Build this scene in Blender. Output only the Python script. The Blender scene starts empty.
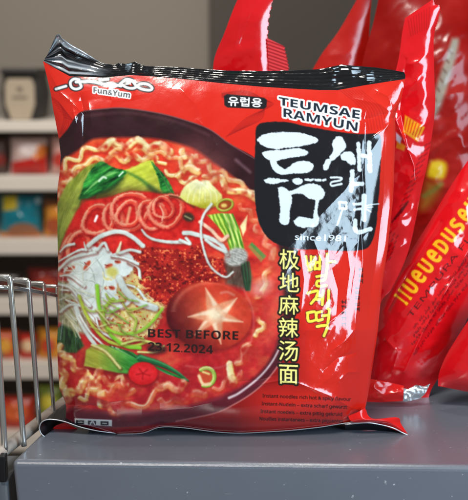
import bpy, bmesh, math, random
import numpy as np
from mathutils import Vector

random.seed(5)
R = math.radians
scene = bpy.context.scene
col = scene.collection

# ---------------------------------------------------------------- camera
PITCH = R(10.0)
FPX = 1000.0                       # focal length in photo pixels (photo is 468 x 500)
CAM = Vector((0.0, -0.40, 0.149))
cam_d = bpy.data.cameras.new("camera")
cam = bpy.data.objects.new("camera", cam_d)
col.objects.link(cam)
cam.location = CAM
cam.rotation_euler = (R(90) - PITCH, 0, 0)
cam_d.sensor_fit = 'HORIZONTAL'
cam_d.sensor_width = 36.0
cam_d.lens = 36.0 * FPX / 468.0
cam_d.clip_start = 0.01
cam_d.clip_end = 100
cam_d.dof.use_dof = True
cam_d.dof.focus_distance = 0.395
cam_d.dof.aperture_fstop = 23.0
scene.camera = cam

# ---------------------------------------------------------------- world and lamps
world = bpy.data.worlds.new("World")
scene.world = world
world.use_nodes = True
bg = world.node_tree.nodes["Background"]
bg.inputs[0].default_value = (1.0, 0.96, 0.92, 1)
bg.inputs[1].default_value = 0.18


def lamp(name, loc, target, sx, sy, watts, colour):
    d = bpy.data.lights.new(name, 'AREA')
    d.shape = 'RECTANGLE'
    d.size, d.size_y = sx, sy
    d.energy = watts
    d.color = colour
    o = bpy.data.objects.new(name, d)
    col.objects.link(o)
    o.location = loc
    o.rotation_euler = (Vector(target) - Vector(loc)).to_track_quat('-Z', 'Y').to_euler()
    return o


lamp("ceiling_lamp", (-0.35, -1.20, 1.72), (0, 0, 0.07), 0.6, 0.3, 46, (1, 0.95, 0.88))
lamp("window_light", (0.36, -0.42, 0.18), (0.06, 0, 0.08), 0.24, 0.42, 4.0, (0.62, 0.83, 1.0))
lamp("aisle_lamp", (-0.35, 1.2, 1.3), (-0.55, 2.7, -0.35), 1.0, 0.6, 38, (1, 0.93, 0.85))
lamp("ceiling_spot", (0.12, 0.05, 1.2), (0.03, 0.05, 0.1), 0.12, 0.12, 3.0, (1, 0.95, 0.88))

scene.view_settings.view_transform = 'Standard'
scene.view_settings.look = 'None'
scene.view_settings.gamma = 1
scene.view_settings.exposure = -0.3
scene.cycles.use_denoising = True
scene.cycles.max_bounces = 8

# ---------------------------------------------------------------- helpers
cP, sP = math.cos(PITCH), math.sin(PITCH)


def ray(px, py):
    """direction in the world of the line of sight through a photo pixel (arrays welcome)"""
    u = (np.asarray(px, float) - 234.0) / FPX
    v = (250.0 - np.asarray(py, float)) / FPX
    return u, cP + v * sP, -sP + v * cP


def at_depth(px, py, y, lean=0.0):
    """world point on the sheet  Y = y + Z*lean"""
    dx, dy, dz = ray(px, py)
    t = (y + CAM.z * lean - CAM.y) / (dy - dz * lean)
    return CAM.x + t * dx, CAM.y + t * dy, CAM.z + t * dz


def on_z(px, py, z=0.0):
    dx, dy, dz = ray(px, py)
    t = (z - CAM.z) / dz
    return CAM.x + t * dx, CAM.y + t * dy, CAM.z + t * dz


def P(px, py, y):
    a = at_depth(px, py, y)
    return Vector((float(a[0]), float(a[1]), float(a[2])))


def lin(c):
    c = np.asarray(c, float) / 255.0
    return np.where(c <= 0.04045, c / 12.92, ((c + 0.055) / 1.055) ** 2.4)


def tag(o, label=None, cat=None, group=None, kind=None):
    if label: o["label"] = label
    if cat: o["category"] = cat
    if group: o["group"] = group
    if kind: o["kind"] = kind
    return o


def empty(name, loc, label, cat, group=None):
    o = bpy.data.objects.new(name, None)
    o.empty_display_size = 0.02
    col.objects.link(o)
    o.location = loc
    return tag(o, label, cat, group)


def link(name, me, mat, parent=None, smooth=True):
    o = bpy.data.objects.new(name, me)
    col.objects.link(o)
    if mat: me.materials.append(mat)
    if smooth and len(me.polygons):
        me.polygons.foreach_set("use_smooth", [True] * len(me.polygons))
    if parent:
        bpy.context.view_layer.update()
        o.parent = parent
        o.matrix_parent_inverse = parent.matrix_world.inverted()
    return o


def noise(x, y, seed=0):
    """smooth value noise -1..1"""
    xi = np.floor(x).astype(np.int64); yi = np.floor(y).astype(np.int64)
    fx = x - xi; fy = y - yi
    fx = fx * fx * (3 - 2 * fx); fy = fy * fy * (3 - 2 * fy)

    def h(a, b):
        n = (a * 374761393 + b * 668265263 + seed * 2147483) & 0x7fffffff
        n = ((n ^ (n >> 13)) * 1274126177) & 0x7fffffff
        n = n ^ (n >> 16)
        return (n % 65536) / 32768.0 - 1.0
    a = h(xi, yi); b = h(xi + 1, yi); c = h(xi, yi + 1); d = h(xi + 1, yi + 1)
    return (a * (1 - fx) + b * fx) * (1 - fy) + (c * (1 - fx) + d * fx) * fy


def fbm(x, y, seed=0, o=4):
    s = 0; a = 1.0
    for i in range(o):
        s = s + a * noise(x * 2 ** i + 13.7 * i, y * 2 ** i + 5.1 * i, seed + i)
        a *= 0.5
    return s / 1.9


def spline(pts, n=14):
    """Catmull-Rom through points of any width"""
    p = np.asarray(pts, float)
    if len(p) < 3: return p
    q = np.vstack([2 * p[0] - p[1], p, 2 * p[-1] - p[-2]])
    out = []
    for i in range(1, len(q) - 2):
        t = np.linspace(0, 1, n, endpoint=False)[:, None]
        a, b, c, d = q[i - 1], q[i], q[i + 1], q[i + 2]
        out.append(0.5 * (2 * b + (c - a) * t + (2 * a - 5 * b + 4 * c - d) * t ** 2 + (3 * b - a - 3 * c + d) * t ** 3))
    out.append(p[-1:])
    return np.vstack(out)


# ---------------------------------------------------------------- materials
def mat(name, rgb, rough=0.5, metal=0.0, noise_scale=None, noise_amt=0.12, bump=0.0, bump_scale=200, ior=1.5, coat=0.0):
    m = bpy.data.materials.new(name)
    m.use_nodes = True
    nt = m.node_tree
    b = nt.nodes["Principled BSDF"]
    c = lin(rgb)
    b.inputs["Base Color"].default_value = (*c, 1)
    b.inputs["Roughness"].default_value = rough
    b.inputs["Metallic"].default_value = metal
    b.inputs["IOR"].default_value = ior
    b.inputs["Coat Weight"].default_value = coat
    tc = nt.nodes.new("ShaderNodeTexCoord")
    if noise_scale:
        n = nt.nodes.new("ShaderNodeTexNoise")
        n.inputs["Scale"].default_value = noise_scale
        n.inputs["Detail"].default_value = 6
        nt.links.new(tc.outputs["Object"], n.inputs["Vector"])
        mx = nt.nodes.new("ShaderNodeMix"); mx.data_type = 'RGBA'
        mx.inputs[6].default_value = (*(c * (1 - noise_amt)), 1)
        mx.inputs[7].default_value = (*np.minimum(c * (1 + noise_amt), 1), 1)
        nt.links.new(n.outputs["Fac"], mx.inputs[0])
        nt.links.new(mx.outputs[2], b.inputs["Base Color"])
        mr = nt.nodes.new("ShaderNodeMapRange")
        mr.inputs[3].default_value = rough * 0.8; mr.inputs[4].default_value = min(1, rough * 1.25)
        nt.links.new(n.outputs["Fac"], mr.inputs[0])
        nt.links.new(mr.outputs[0], b.inputs["Roughness"])
    if bump:
        n2 = nt.nodes.new("ShaderNodeTexNoise")
        n2.inputs["Scale"].default_value = bump_scale
        n2.inputs["Detail"].default_value = 4
        nt.links.new(tc.outputs["Object"], n2.inputs["Vector"])
        bp = nt.nodes.new("ShaderNodeBump")
        bp.inputs["Strength"].default_value = 1.0
        bp.inputs["Distance"].default_value = bump
        nt.links.new(n2.outputs["Fac"], bp.inputs["Height"])
        nt.links.new(bp.outputs[0], b.inputs["Normal"])
    return m


def film(name, rough=0.13, ior=1.8):
    """printed plastic film: colour and metal share from the mesh's own print"""
    m = mat(name, (200, 40, 30), rough, ior=ior, bump=0.00002, bump_scale=900)
    nt = m.node_tree
    b = nt.nodes["Principled BSDF"]
    a = nt.nodes.new("ShaderNodeAttribute")
    a.attribute_name = "Print"
    nt.links.new(a.outputs["Color"], b.inputs["Base Color"])
    inv = nt.nodes.new("ShaderNodeMath"); inv.operation = 'SUBTRACT'
    inv.inputs[0].default_value = 1.0
    nt.links.new(a.outputs["Alpha"], inv.inputs[1])
    nt.links.new(inv.outputs[0], b.inputs["Metallic"])
    return m


M_FILM = film("printed_film")
M_FILM_DULL = film("printed_film_matt", 0.2, 1.4)
M_FILM_SOFT = film("printed_film_soft", 0.2, 1.6)
M_FOIL_EDGE = mat("foil_edge", (205, 205, 208), 0.3, 0.6)
M_FOIL = mat("silver_foil", (200, 204, 208), 0.25, 0.7)
M_DARK = mat("dark_film", (14, 14, 17), 0.3)
M_REDFILM = mat("red_film", (205, 26, 24), 0.16, bump=0.0002, bump_scale=140)
M_COUNTER = mat("counter_paint", (97, 101, 111), 0.25, 0.0, noise_scale=30, noise_amt=0.10, bump=0.00003, bump_scale=700, ior=1.62)
nt = M_COUNTER.node_tree; b_ = nt.nodes["Principled BSDF"]
tc_ = nt.nodes.new("ShaderNodeTexCoord"); sp = nt.nodes.new("ShaderNodeTexNoise"); sp.inputs["Scale"].default_value = 420; sp.inputs["Detail"].default_value = 3
nt.links.new(tc_.outputs["Object"], sp.inputs["Vector"])
st_ = nt.nodes.new("ShaderNodeMapping"); st_.inputs["Scale"].default_value = (120, 1400, 700); st_.inputs["Rotation"].default_value = (0, 0, .5)
sc2 = nt.nodes.new("ShaderNodeTexNoise"); sc2.inputs["Scale"].default_value = 1; sc2.inputs["Detail"].default_value = 2
nt.links.new(tc_.outputs["Object"], st_.inputs["Vector"]); nt.links.new(st_.outputs[0], sc2.inputs["Vector"])
mxx = nt.nodes.new("ShaderNodeMath"); mxx.operation = 'MAXIMUM'
r1_ = nt.nodes.new("ShaderNodeMapRange"); r1_.inputs[1].default_value = .70; r1_.inputs[2].default_value = .78
r2_ = nt.nodes.new("ShaderNodeMapRange"); r2_.inputs[1].default_value = .74; r2_.inputs[2].default_value = .8; r2_.inputs[4].default_value = .3
nt.links.new(sp.outputs["Fac"], r1_.inputs[0]); nt.links.new(sc2.outputs["Fac"], r2_.inputs[0])
nt.links.new(r1_.outputs[0], mxx.inputs[0]); nt.links.new(r2_.outputs[0], mxx.inputs[1])
mxc = nt.nodes.new("ShaderNodeMix"); mxc.data_type = 'RGBA'
src_ = b_.inputs["Base Color"].links[0].from_socket
nt.links.new(mxx.outputs[0], mxc.inputs[0]); nt.links.new(src_, mxc.inputs[6]); mxc.inputs[7].default_value = (.42, .43, .45, 1)
nt.links.new(mxc.outputs[2], b_.inputs["Base Color"])
M_CHROME = mat("chrome_wire", (226, 224, 220), 0.14, 0.9)
M_RAIL = mat("beige_rail", (168, 156, 146), 0.4, noise_scale=40)
M_SLOT = mat("grey_plastic", (92, 95, 100), 0.45, noise_scale=40)
M_BLACKP = mat("black_plastic", (18, 18, 20), 0.35)

# ---------------------------------------------------------------- painter: prints flat artwork onto a film (photo pixel units)


def sans(t, bold=True):
    """the plain grotesque letterforms of the mathematical sans alphabets"""
    u, l, d = (0x1D5D4, 0x1D5EE, 0x1D7EC) if bold else (0x1D5A0, 0x1D5BA, 0x1D7E2)
    return "".join(chr(u + ord(c) - 65) if "A" <= c <= "Z" else chr(l + ord(c) - 97) if "a" <= c <= "z" else chr(d + ord(c) - 48) if "0" <= c <= "9" else c for c in t)


class Art:
    def __init__(s, x0, y0, x1, y1, S, base):
        s.x0, s.y0, s.S = x0, y0, S
        s.w, s.h = int((x1 - x0) * S), int((y1 - y0) * S)
        s.img = np.empty((s.h, s.w, 4)); s.img[..., :3] = base; s.img[..., 3] = 255
        s.X, s.Y = np.meshgrid(x0 + (np.arange(s.w) + .5) / S, y0 + (np.arange(s.h) + .5) / S)

    def box(s, pts, m):
        p = np.asarray(pts, float)
        a = max(0, int((p[:, 0].min() - m - s.x0) * s.S)); b = min(s.w, int((p[:, 0].max() + m - s.x0) * s.S) + 2)
        c = max(0, int((p[:, 1].min() - m - s.y0) * s.S)); d = min(s.h, int((p[:, 1].max() + m - s.y0) * s.S) + 2)
        if b <= a or d <= c: return None
        return (slice(c, d), slice(a, b))

    def sdf(s, pts, sl):
        """signed distance to a polygon, negative inside"""
        p = np.asarray(pts, float); X, Y = s.X[sl], s.Y[sl]
        d = np.full(X.shape, 1e9); ins = np.zeros(X.shape, bool)
        n = len(p)
        for i in range(n):
            ax, ay = p[i]; bx, by = p[(i + 1) % n]
            ex, ey = bx - ax, by - ay
            L = ex * ex + ey * ey + 1e-12
            t = np.clip(((X - ax) * ex + (Y - ay) * ey) / L, 0, 1)
            d = np.minimum(d, (X - ax - t * ex) ** 2 + (Y - ay - t * ey) ** 2)
            if ay != by:
                c = (ay > Y) != (by > Y)
                ins ^= c & (X < ex * (Y - ay) / (by - ay) + ax)
        d = np.sqrt(d)
        return np.where(ins, -d, d)

    def blend(s, sl, a, c):
        c = np.asarray(c, float)
        im = s.img[sl]
        im[..., :3] = im[..., :3] * (1 - a[..., None]) + c * a[..., None]

    def poly(s, pts, c, soft=.5, curve=False, alpha=1.0, rough=0.0, grow=0.0, rs=3.0, tex=None):
        """filled shape; c = colour, or f(X, Y) -> colours"""
        if curve: pts = spline(list(pts) + [pts[0]], 8)[:-1]
        sl = s.box(pts, soft + 3 + grow)
        if sl is None: return
        d = s.sdf(pts, sl) - grow
        if rough: d = d + rough * fbm(s.X[sl] / rs, s.Y[sl] / rs, 3, 3)
        a = np.clip(.5 - d / (2 * soft), 0, 1) * alpha
        if callable(c): c = c(s.X[sl], s.Y[sl])
        s.blend(sl, a, c)
        return

    def stroke(s, pts, w, c, edge=None, hi=None, soft=.5, curve=True, alpha=1.0, taper=(1, 1), rough=0.0, hl_dir=(-.5, -.8), dip=0.0):
        """a strand: colour c, darker rim `edge`, light ridge `hi`"""
        p = spline(pts, 8) if curve else np.asarray(pts, float)
        sl = s.box(p, w + soft + 2)
        if sl is None: return
        X, Y = s.X[sl], s.Y[sl]
        best = np.full(X.shape, 1e9); tt = np.zeros(X.shape); off = np.zeros(X.shape)
        n = len(p) - 1
        for i in range(n):
            ax, ay = p[i]; ex, ey = p[i + 1] - p[i]
            L = ex * ex + ey * ey + 1e-12
            t = np.clip(((X - ax) * ex + (Y - ay) * ey) / L, 0, 1)
            qx, qy = X - ax - t * ex, Y - ay - t * ey
            d = np.sqrt(qx * qx + qy * qy)
            m = d < best
            best = np.where(m, d, best); tt = np.where(m, (i + t) / n, tt)
            off = np.where(m, qx * hl_dir[0] + qy * hl_dir[1], off)
        hw = w / 2 * (taper[0] + (taper[1] - taper[0]) * tt)
        if rough: hw = hw + rough * fbm(X / 2.2, Y / 2.2, 9, 3)
        a = np.clip(.5 - (best - hw) / (2 * soft), 0, 1) * alpha
        if dip: a = a * np.clip(1 - dip * np.clip(fbm(X / 7, Y / 7, 17, 2) + .15, 0, 1) * 2.2, 0, 1)
        cc = np.ones(X.shape + (3,)) * np.asarray(c, float)
        r = np.clip(best / np.maximum(hw, .1), 0, 1)
        if edge is not None:
            k = (np.clip((r - .45) / .55, 0, 1) * np.clip(.75 - off / np.maximum(hw, .1) * .6, .15, 1))[..., None]
            cc = cc * (1 - k) + np.asarray(edge, float) * k
        if hi is not None:
            k = np.exp(-((off / np.maximum(hw, .1) - .35) / .28) ** 2)[..., None] * .8
            cc = cc * (1 - k) + np.asarray(hi, float) * k
        s.blend(sl, a, cc)

    def ell(s, cx, cy, rx, ry, rot=0, n=40):
        t = np.linspace(0, 2 * np.pi, n, endpoint=False)
        x, y = rx * np.cos(t), ry * np.sin(t)
        c, d = math.cos(rot), math.sin(rot)
        return np.stack([cx + x * c - y * d, cy + x * d + y * c], 1)

    def text(s, body, quad, c, outline=None, ow=1.0, bold=0.0, soft=.35, alpha=1.0, shear=0.0):
        """lettering fitted to a quad TL, TR, BR, BL of its ink box"""
        cu = bpy.data.curves.new("lettering", 'FONT')
        cu.body = body; cu.resolution_u = 3; cu.shear = shear
        ob = bpy.data.objects.new("lettering", cu); col.objects.link(ob)
        dg = bpy.context.evaluated_depsgraph_get()
        ev = ob.evaluated_get(dg); me = ev.to_mesh()
        v = np.array([x.co[:2] for x in me.vertices]).reshape(-1, 2)
        me.calc_loop_triangles()
        tr = np.array([t.vertices[:] for t in me.loop_triangles]).reshape(-1, 3)
        ev.to_mesh_clear()
        bpy.data.objects.remove(ob); bpy.data.curves.remove(cu)
        if not len(tr): return
        lo, hi = v.min(0), v.max(0)
        u = (v - lo) / np.maximum(hi - lo, 1e-6)
        TL, TR, BR, BL = [np.asarray(q, float) for q in quad]
        a, b = u[:, :1], u[:, 1:]
        p = (BL * (1 - a) + BR * a) * (1 - b) + (TL * (1 - a) + TR * a) * b
        sl = s.box(p, ow + 2)
        if sl is None: return
        # coverage on a grid twice as fine
        K = 3
        h, w = s.X[sl].shape
        ox, oy = s.X[sl][0, 0] - .5 / s.S, s.Y[sl][0, 0] - .5 / s.S
        big = np.zeros((h * K, w * K), bool)
        q = (p - (ox, oy)) * s.S * K
        for t in tr:
            A, B, C = q[t]
            x0 = max(0, int(min(A[0], B[0], C[0]))); x1 = min(w * K, int(max(A[0], B[0], C[0])) + 2)
            y0 = max(0, int(min(A[1], B[1], C[1]))); y1 = min(h * K, int(max(A[1], B[1], C[1])) + 2)
            if x1 <= x0 or y1 <= y0: continue
            gx, gy = np.meshgrid(np.arange(x0, x1) + .5, np.arange(y0, y1) + .5)
            def e(m, n): return (n[0] - m[0]) * (gy - m[1]) - (n[1] - m[1]) * (gx - m[0])
            e0, e1, e2 = e(A, B), e(B, C), e(C, A)
            big[y0:y1, x0:x1] |= ((e0 >= 0) & (e1 >= 0) & (e2 >= 0)) | ((e0 <= 0) & (e1 <= 0) & (e2 <= 0))
        def swell(src, r):
            o = np.zeros_like(src)
            for dy in range(-r, r + 1):
                hw = int(math.sqrt(r * r - dy * dy))
                row = np.zeros_like(src)
                if dy > 0: row[dy:] = src[:-dy]
                elif dy < 0: row[:dy] = src[-dy:]
                else: row[:] = src
                cs = np.cumsum(np.pad(row.astype(np.int32), ((0, 0), (hw + 1, hw))), axis=1)
                o |= (cs[:, 2 * hw + 1:] - cs[:, :-2 * hw - 1]) > 0
            return o
        if bold: big = swell(big, int(round(bold * s.S * K)))
        if outline is not None:
            o = swell(big, int(round(ow * s.S * K)))
            cov = o.reshape(h, K, w, K).mean((1, 3))
            s.blend(sl, cov * alpha, outline)
        cov = big.reshape(h, K, w, K).mean((1, 3))
        s.blend(sl, cov * alpha, c)

    def sample(s, x, y):
        fx = np.clip((x - s.x0) * s.S - .5, 0, s.w - 1.001); fy = np.clip((y - s.y0) * s.S - .5, 0, s.h - 1.001)
        i, j = fx.astype(int), fy.astype(int)
        u, v = (fx - i)[..., None], (fy - j)[..., None]
        m = s.img
        return (m[j, i] * (1 - u) + m[j, i + 1] * u) * (1 - v) + (m[j + 1, i] * (1 - u) + m[j + 1, i + 1] * u) * v


def grid_mesh(name, PX, PY, H, depth, lean, colours=None, flip=False):
    """sheet whose points lie on the lines of sight of (PX, PY), raised H metres towards the viewer from a leaning plane"""
    x, y, z = at_depth(PX, PY, depth - H, lean)
    nv, nu = PX.shape
    co = np.stack([x, y, z], -1).reshape(-1, 3)
    i = np.arange(nv * nu).reshape(nv, nu)
    q = np.stack([i[:-1, :-1], i[1:, :-1], i[1:, 1:], i[:-1, 1:]], -1).reshape(-1, 4)
    if flip: q = q[:, ::-1]
    me = bpy.data.meshes.new(name)
    me.vertices.add(len(co)); me.vertices.foreach_set("co", co.ravel())
    me.loops.add(q.size); me.loops.foreach_set("vertex_index", q.ravel().astype(np.int32))
    me.polygons.add(len(q)); me.polygons.foreach_set("loop_start", np.arange(0, q.size, 4, dtype=np.int32))
    me.update(calc_edges=True)
    if colours is not None:
        a = me.color_attributes.new("Print", 'FLOAT_COLOR', 'POINT')
        c = np.concatenate([lin(colours[..., :3]), colours[..., 3:] / 255.0], -1).reshape(-1, 4)
        a.data.foreach_set("color", c.astype(np.float32).ravel())
    return me


def resample(pts, n):
    p = np.asarray(pts, float)
    d = np.r_[0, np.cumsum(np.hypot(*np.diff(p, axis=0).T))]
    t = np.linspace(0, d[-1], n)
    return np.stack([np.interp(t, d, p[:, 0]), np.interp(t, d, p[:, 1])], 1)


def coons(top, bottom, left, right, nu, nv):
    T, B, L, Rr = resample(top, nu), resample(bottom, nu), resample(left, nv), resample(right, nv)
    s = np.linspace(0, 1, nu)[None, :, None]; t = np.linspace(0, 1, nv)[:, None, None]
    G = (1 - t) * T[None] + t * B[None] + (1 - s) * L[:, None] + s * Rr[:, None] \
        - ((1 - s) * (1 - t) * T[0] + s * (1 - t) * T[-1] + (1 - s) * t * B[0] + s * t * B[-1])
    return G[..., 0], G[..., 1]


def tube(name, pts, r, material, parent=None, sides=10, closed=False):
    pts = [Vector(p) for p in pts]
    rr = r if hasattr(r, '__len__') else [r] * len(pts)
    bm = bmesh.new()
    rings = []
    up = Vector((0.13, 0.27, 0.95)).normalized()
    for i, p in enumerate(pts):
        t = (pts[min(i + 1, len(pts) - 1)] - pts[max(i - 1, 0)]).normalized()
        a = t.cross(up)
        if a.length < 0.1: a = t.cross(Vector((1, 0, 0)))
        a.normalize(); b = t.cross(a)
        rings.append([bm.verts.new(p + (a * math.cos(k * 2 * math.pi / sides) + b * math.sin(k * 2 * math.pi / sides)) * rr[i]) for k in range(sides)])
    for i in range(len(rings) - 1):
        for k in range(sides):
            bm.faces.new((rings[i][k], rings[i][(k + 1) % sides], rings[i + 1][(k + 1) % sides], rings[i + 1][k]))
    bm.faces.new(rings[0][::-1]); bm.faces.new(rings[-1])
    bmesh.ops.recalc_face_normals(bm, faces=bm.faces)
    me = bpy.data.meshes.new(name); bm.to_mesh(me); bm.free()
    return link(name, me, material, parent)


def prism(name, pts, y0, y1, material, parent=None, bevel=0.0, seg=2):
    """an upright outline (x, z) given depth from y0 to y1, edges rounded"""
    bm = bmesh.new()
    a = [bm.verts.new((x, y0, z)) for x, z in pts]; b = [bm.verts.new((x, y1, z)) for x, z in pts]
    n = len(pts)
    bm.faces.new(a); bm.faces.new(b[::-1])
    for i in range(n):
        bm.faces.new((a[i], b[i], b[(i + 1) % n], a[(i + 1) % n]))
    bmesh.ops.recalc_face_normals(bm, faces=bm.faces)
    if bevel:
        bmesh.ops.bevel(bm, geom=bm.edges[:], offset=bevel, segments=seg, affect='EDGES', profile=0.6)
    me = bpy.data.meshes.new(name); bm.to_mesh(me); bm.free()
    o = link(name, me, material, parent, smooth=False)
    return o


def box(name, x0, x1, y0, y1, z0, z1, material, parent=None, bevel=0.0):
    return prism(name, [(x0, z0), (x1, z0), (x1, z1), (x0, z1)], y0, y1, material, parent, bevel)


def C(x0, y0, s, pts):
    return [(x0 + a / s, y0 + b / s) for a, b in pts]


def interp(pts, axis, v):
    p = np.asarray(sorted(pts, key=lambda q: q[axis]), float)
    return np.interp(v, p[:, axis], p[:, 1 - axis])


def seg_dist(X, Y, pts):
    """distance and side to a polyline"""
    p = np.asarray(pts, float)
    d = np.full(X.shape, 1e9); tt = np.zeros(X.shape); side = np.zeros(X.shape)
    n = len(p) - 1
    for i in range(n):
        ax, ay = p[i]; ex, ey = p[i + 1] - p[i]
        L = ex * ex + ey * ey
        t = np.clip(((X - ax) * ex + (Y - ay) * ey) / L, 0, 1)
        qx, qy = X - ax - t * ex, Y - ay - t * ey
        q = np.hypot(qx, qy); m = q < d
        d = np.where(m, q, d); tt = np.where(m, (i + t) / n, tt)
        side = np.where(m, np.sign(ex * qy - ey * qx), side)
    return d, tt, side


# ================================================================ THE SETTING
# grey wall of the shop far behind, and a darker wall panel to the right
YW = 3.05
m_wall = mat("wall_paint", (134, 127, 118), 0.8, noise_scale=1.2, noise_amt=0.06)
m_wall2 = mat("dark_wall_paint", (72, 66, 61), 0.8, noise_scale=1.2, noise_amt=0.06)
w = box("wall", -4, 4, YW, YW + 0.1, -2.5, 3, m_wall); tag(w, kind="structure")
xe = P(209, 40, YW - 0.12).x
w = box("wall_panel", xe, xe + 3, YW - 0.12, YW - 0.01, -2.5, 3, m_wall2, bevel=0.01); tag(w, kind="structure")
fl = box("floor", -4, 4, -1.2, YW, -1.12, -1.02, mat("floor_vinyl", (120, 116, 110), 0.4, noise_scale=3)); tag(fl, kind="structure")

# display counter the packs stand on
def zpt(px, py, z=0.0):
    a = on_z(px, py, z); return Vector((float(a[0]), float(a[1]), float(a[2])))
FL, FR = zpt(11, 461), zpt(468, 466.5)
LB = zpt(36, 437)
ex = (FR - FL).normalized()
FRR = FL + ex * 0.42
ey = (LB - FL).normalized()
BLL = FL + ey * 0.42
BRR = FRR + Vector((0.08, 0.42, 0))
bm = bmesh.new()
th = 0.06
top = [bm.verts.new(v) for v in (FL, FRR, BRR, BLL)]
bot = [bm.verts.new(v + Vector((0.004 if k in (0, 3) else 0, 0, -th))) for k, v in enumerate((FL, FRR, BRR, BLL))]
bm.faces.new(top); bm.faces.new(bot[::-1])
for i in range(4):
    bm.faces.new((top[i], bot[i], bot[(i + 1) % 4], top[(i + 1) % 4]))
bmesh.ops.recalc_face_normals(bm, faces=bm.faces)
bmesh.ops.bevel(bm, geom=bm.edges[:], offset=0.0022, segments=4, affect='EDGES', profile=0.5)
me = bpy.data.meshes.new("display_counter"); bm.to_mesh(me); bm.free()
ctr = link("display_counter", me, M_COUNTER, smooth=True)
for p_ in me.polygons: p_.use_smooth = p_.area < 2e-4
gap_ = box("gap_shade_strip", .055, .40, .085, .095, .0005, .055, M_BLACKP, ctr, bevel=.001)  # black strip added to stand for the deep shade between the right packs
tag(ctr, "blue-grey painted metal display counter with rounded front edge under the packs", "counter")

# ================================================================ MAIN PACK
TOP = [(43, 61), (56.5, 69), (70, 76.3), (78.5, 76.5), (102, 77.5), (115, 76.5), (130, 75), (150, 76.2), (172, 78), (196, 80.3), (222, 83.2), (263, 86.8), (300, 89), (320, 90), (338, 90), (363, 85.5), (385, 82), (405, 79)]
BOT = [(65.6, 423), (86, 429), (117, 434), (142, 433), (160, 427), (183, 427.5), (214, 431.5), (240, 433), (270, 431.5), (292, 430), (333, 425.5), (350, 422), (364, 414)]
LEFT = [(43, 61), (47, 77), (50.5, 92), (53, 108), (56, 124), (59, 140), (60.7, 155), (59.6, 173), (57.5, 188), (57.3, 230), (58.3, 265), (57.5, 295), (58.5, 320), (57, 340), (58, 369), (59.5, 389), (64, 399), (66.5, 405), (65.6, 423)]
RIGHT = [(405, 79), (401.5, 98), (396, 112), (394.5, 118), (395.5, 125), (394, 178), (393, 200), (387.5, 250), (381.5, 291), (378, 330), (372, 370), (367.5, 398), (364, 414)]
LEAN = math.tan(R(4))
K = 0.0004                     # metres to a photo pixel at the pack

RED = np.array((212, 36, 22.))
art = Art(34, 26, 414, 446, 2.5, RED)


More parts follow.
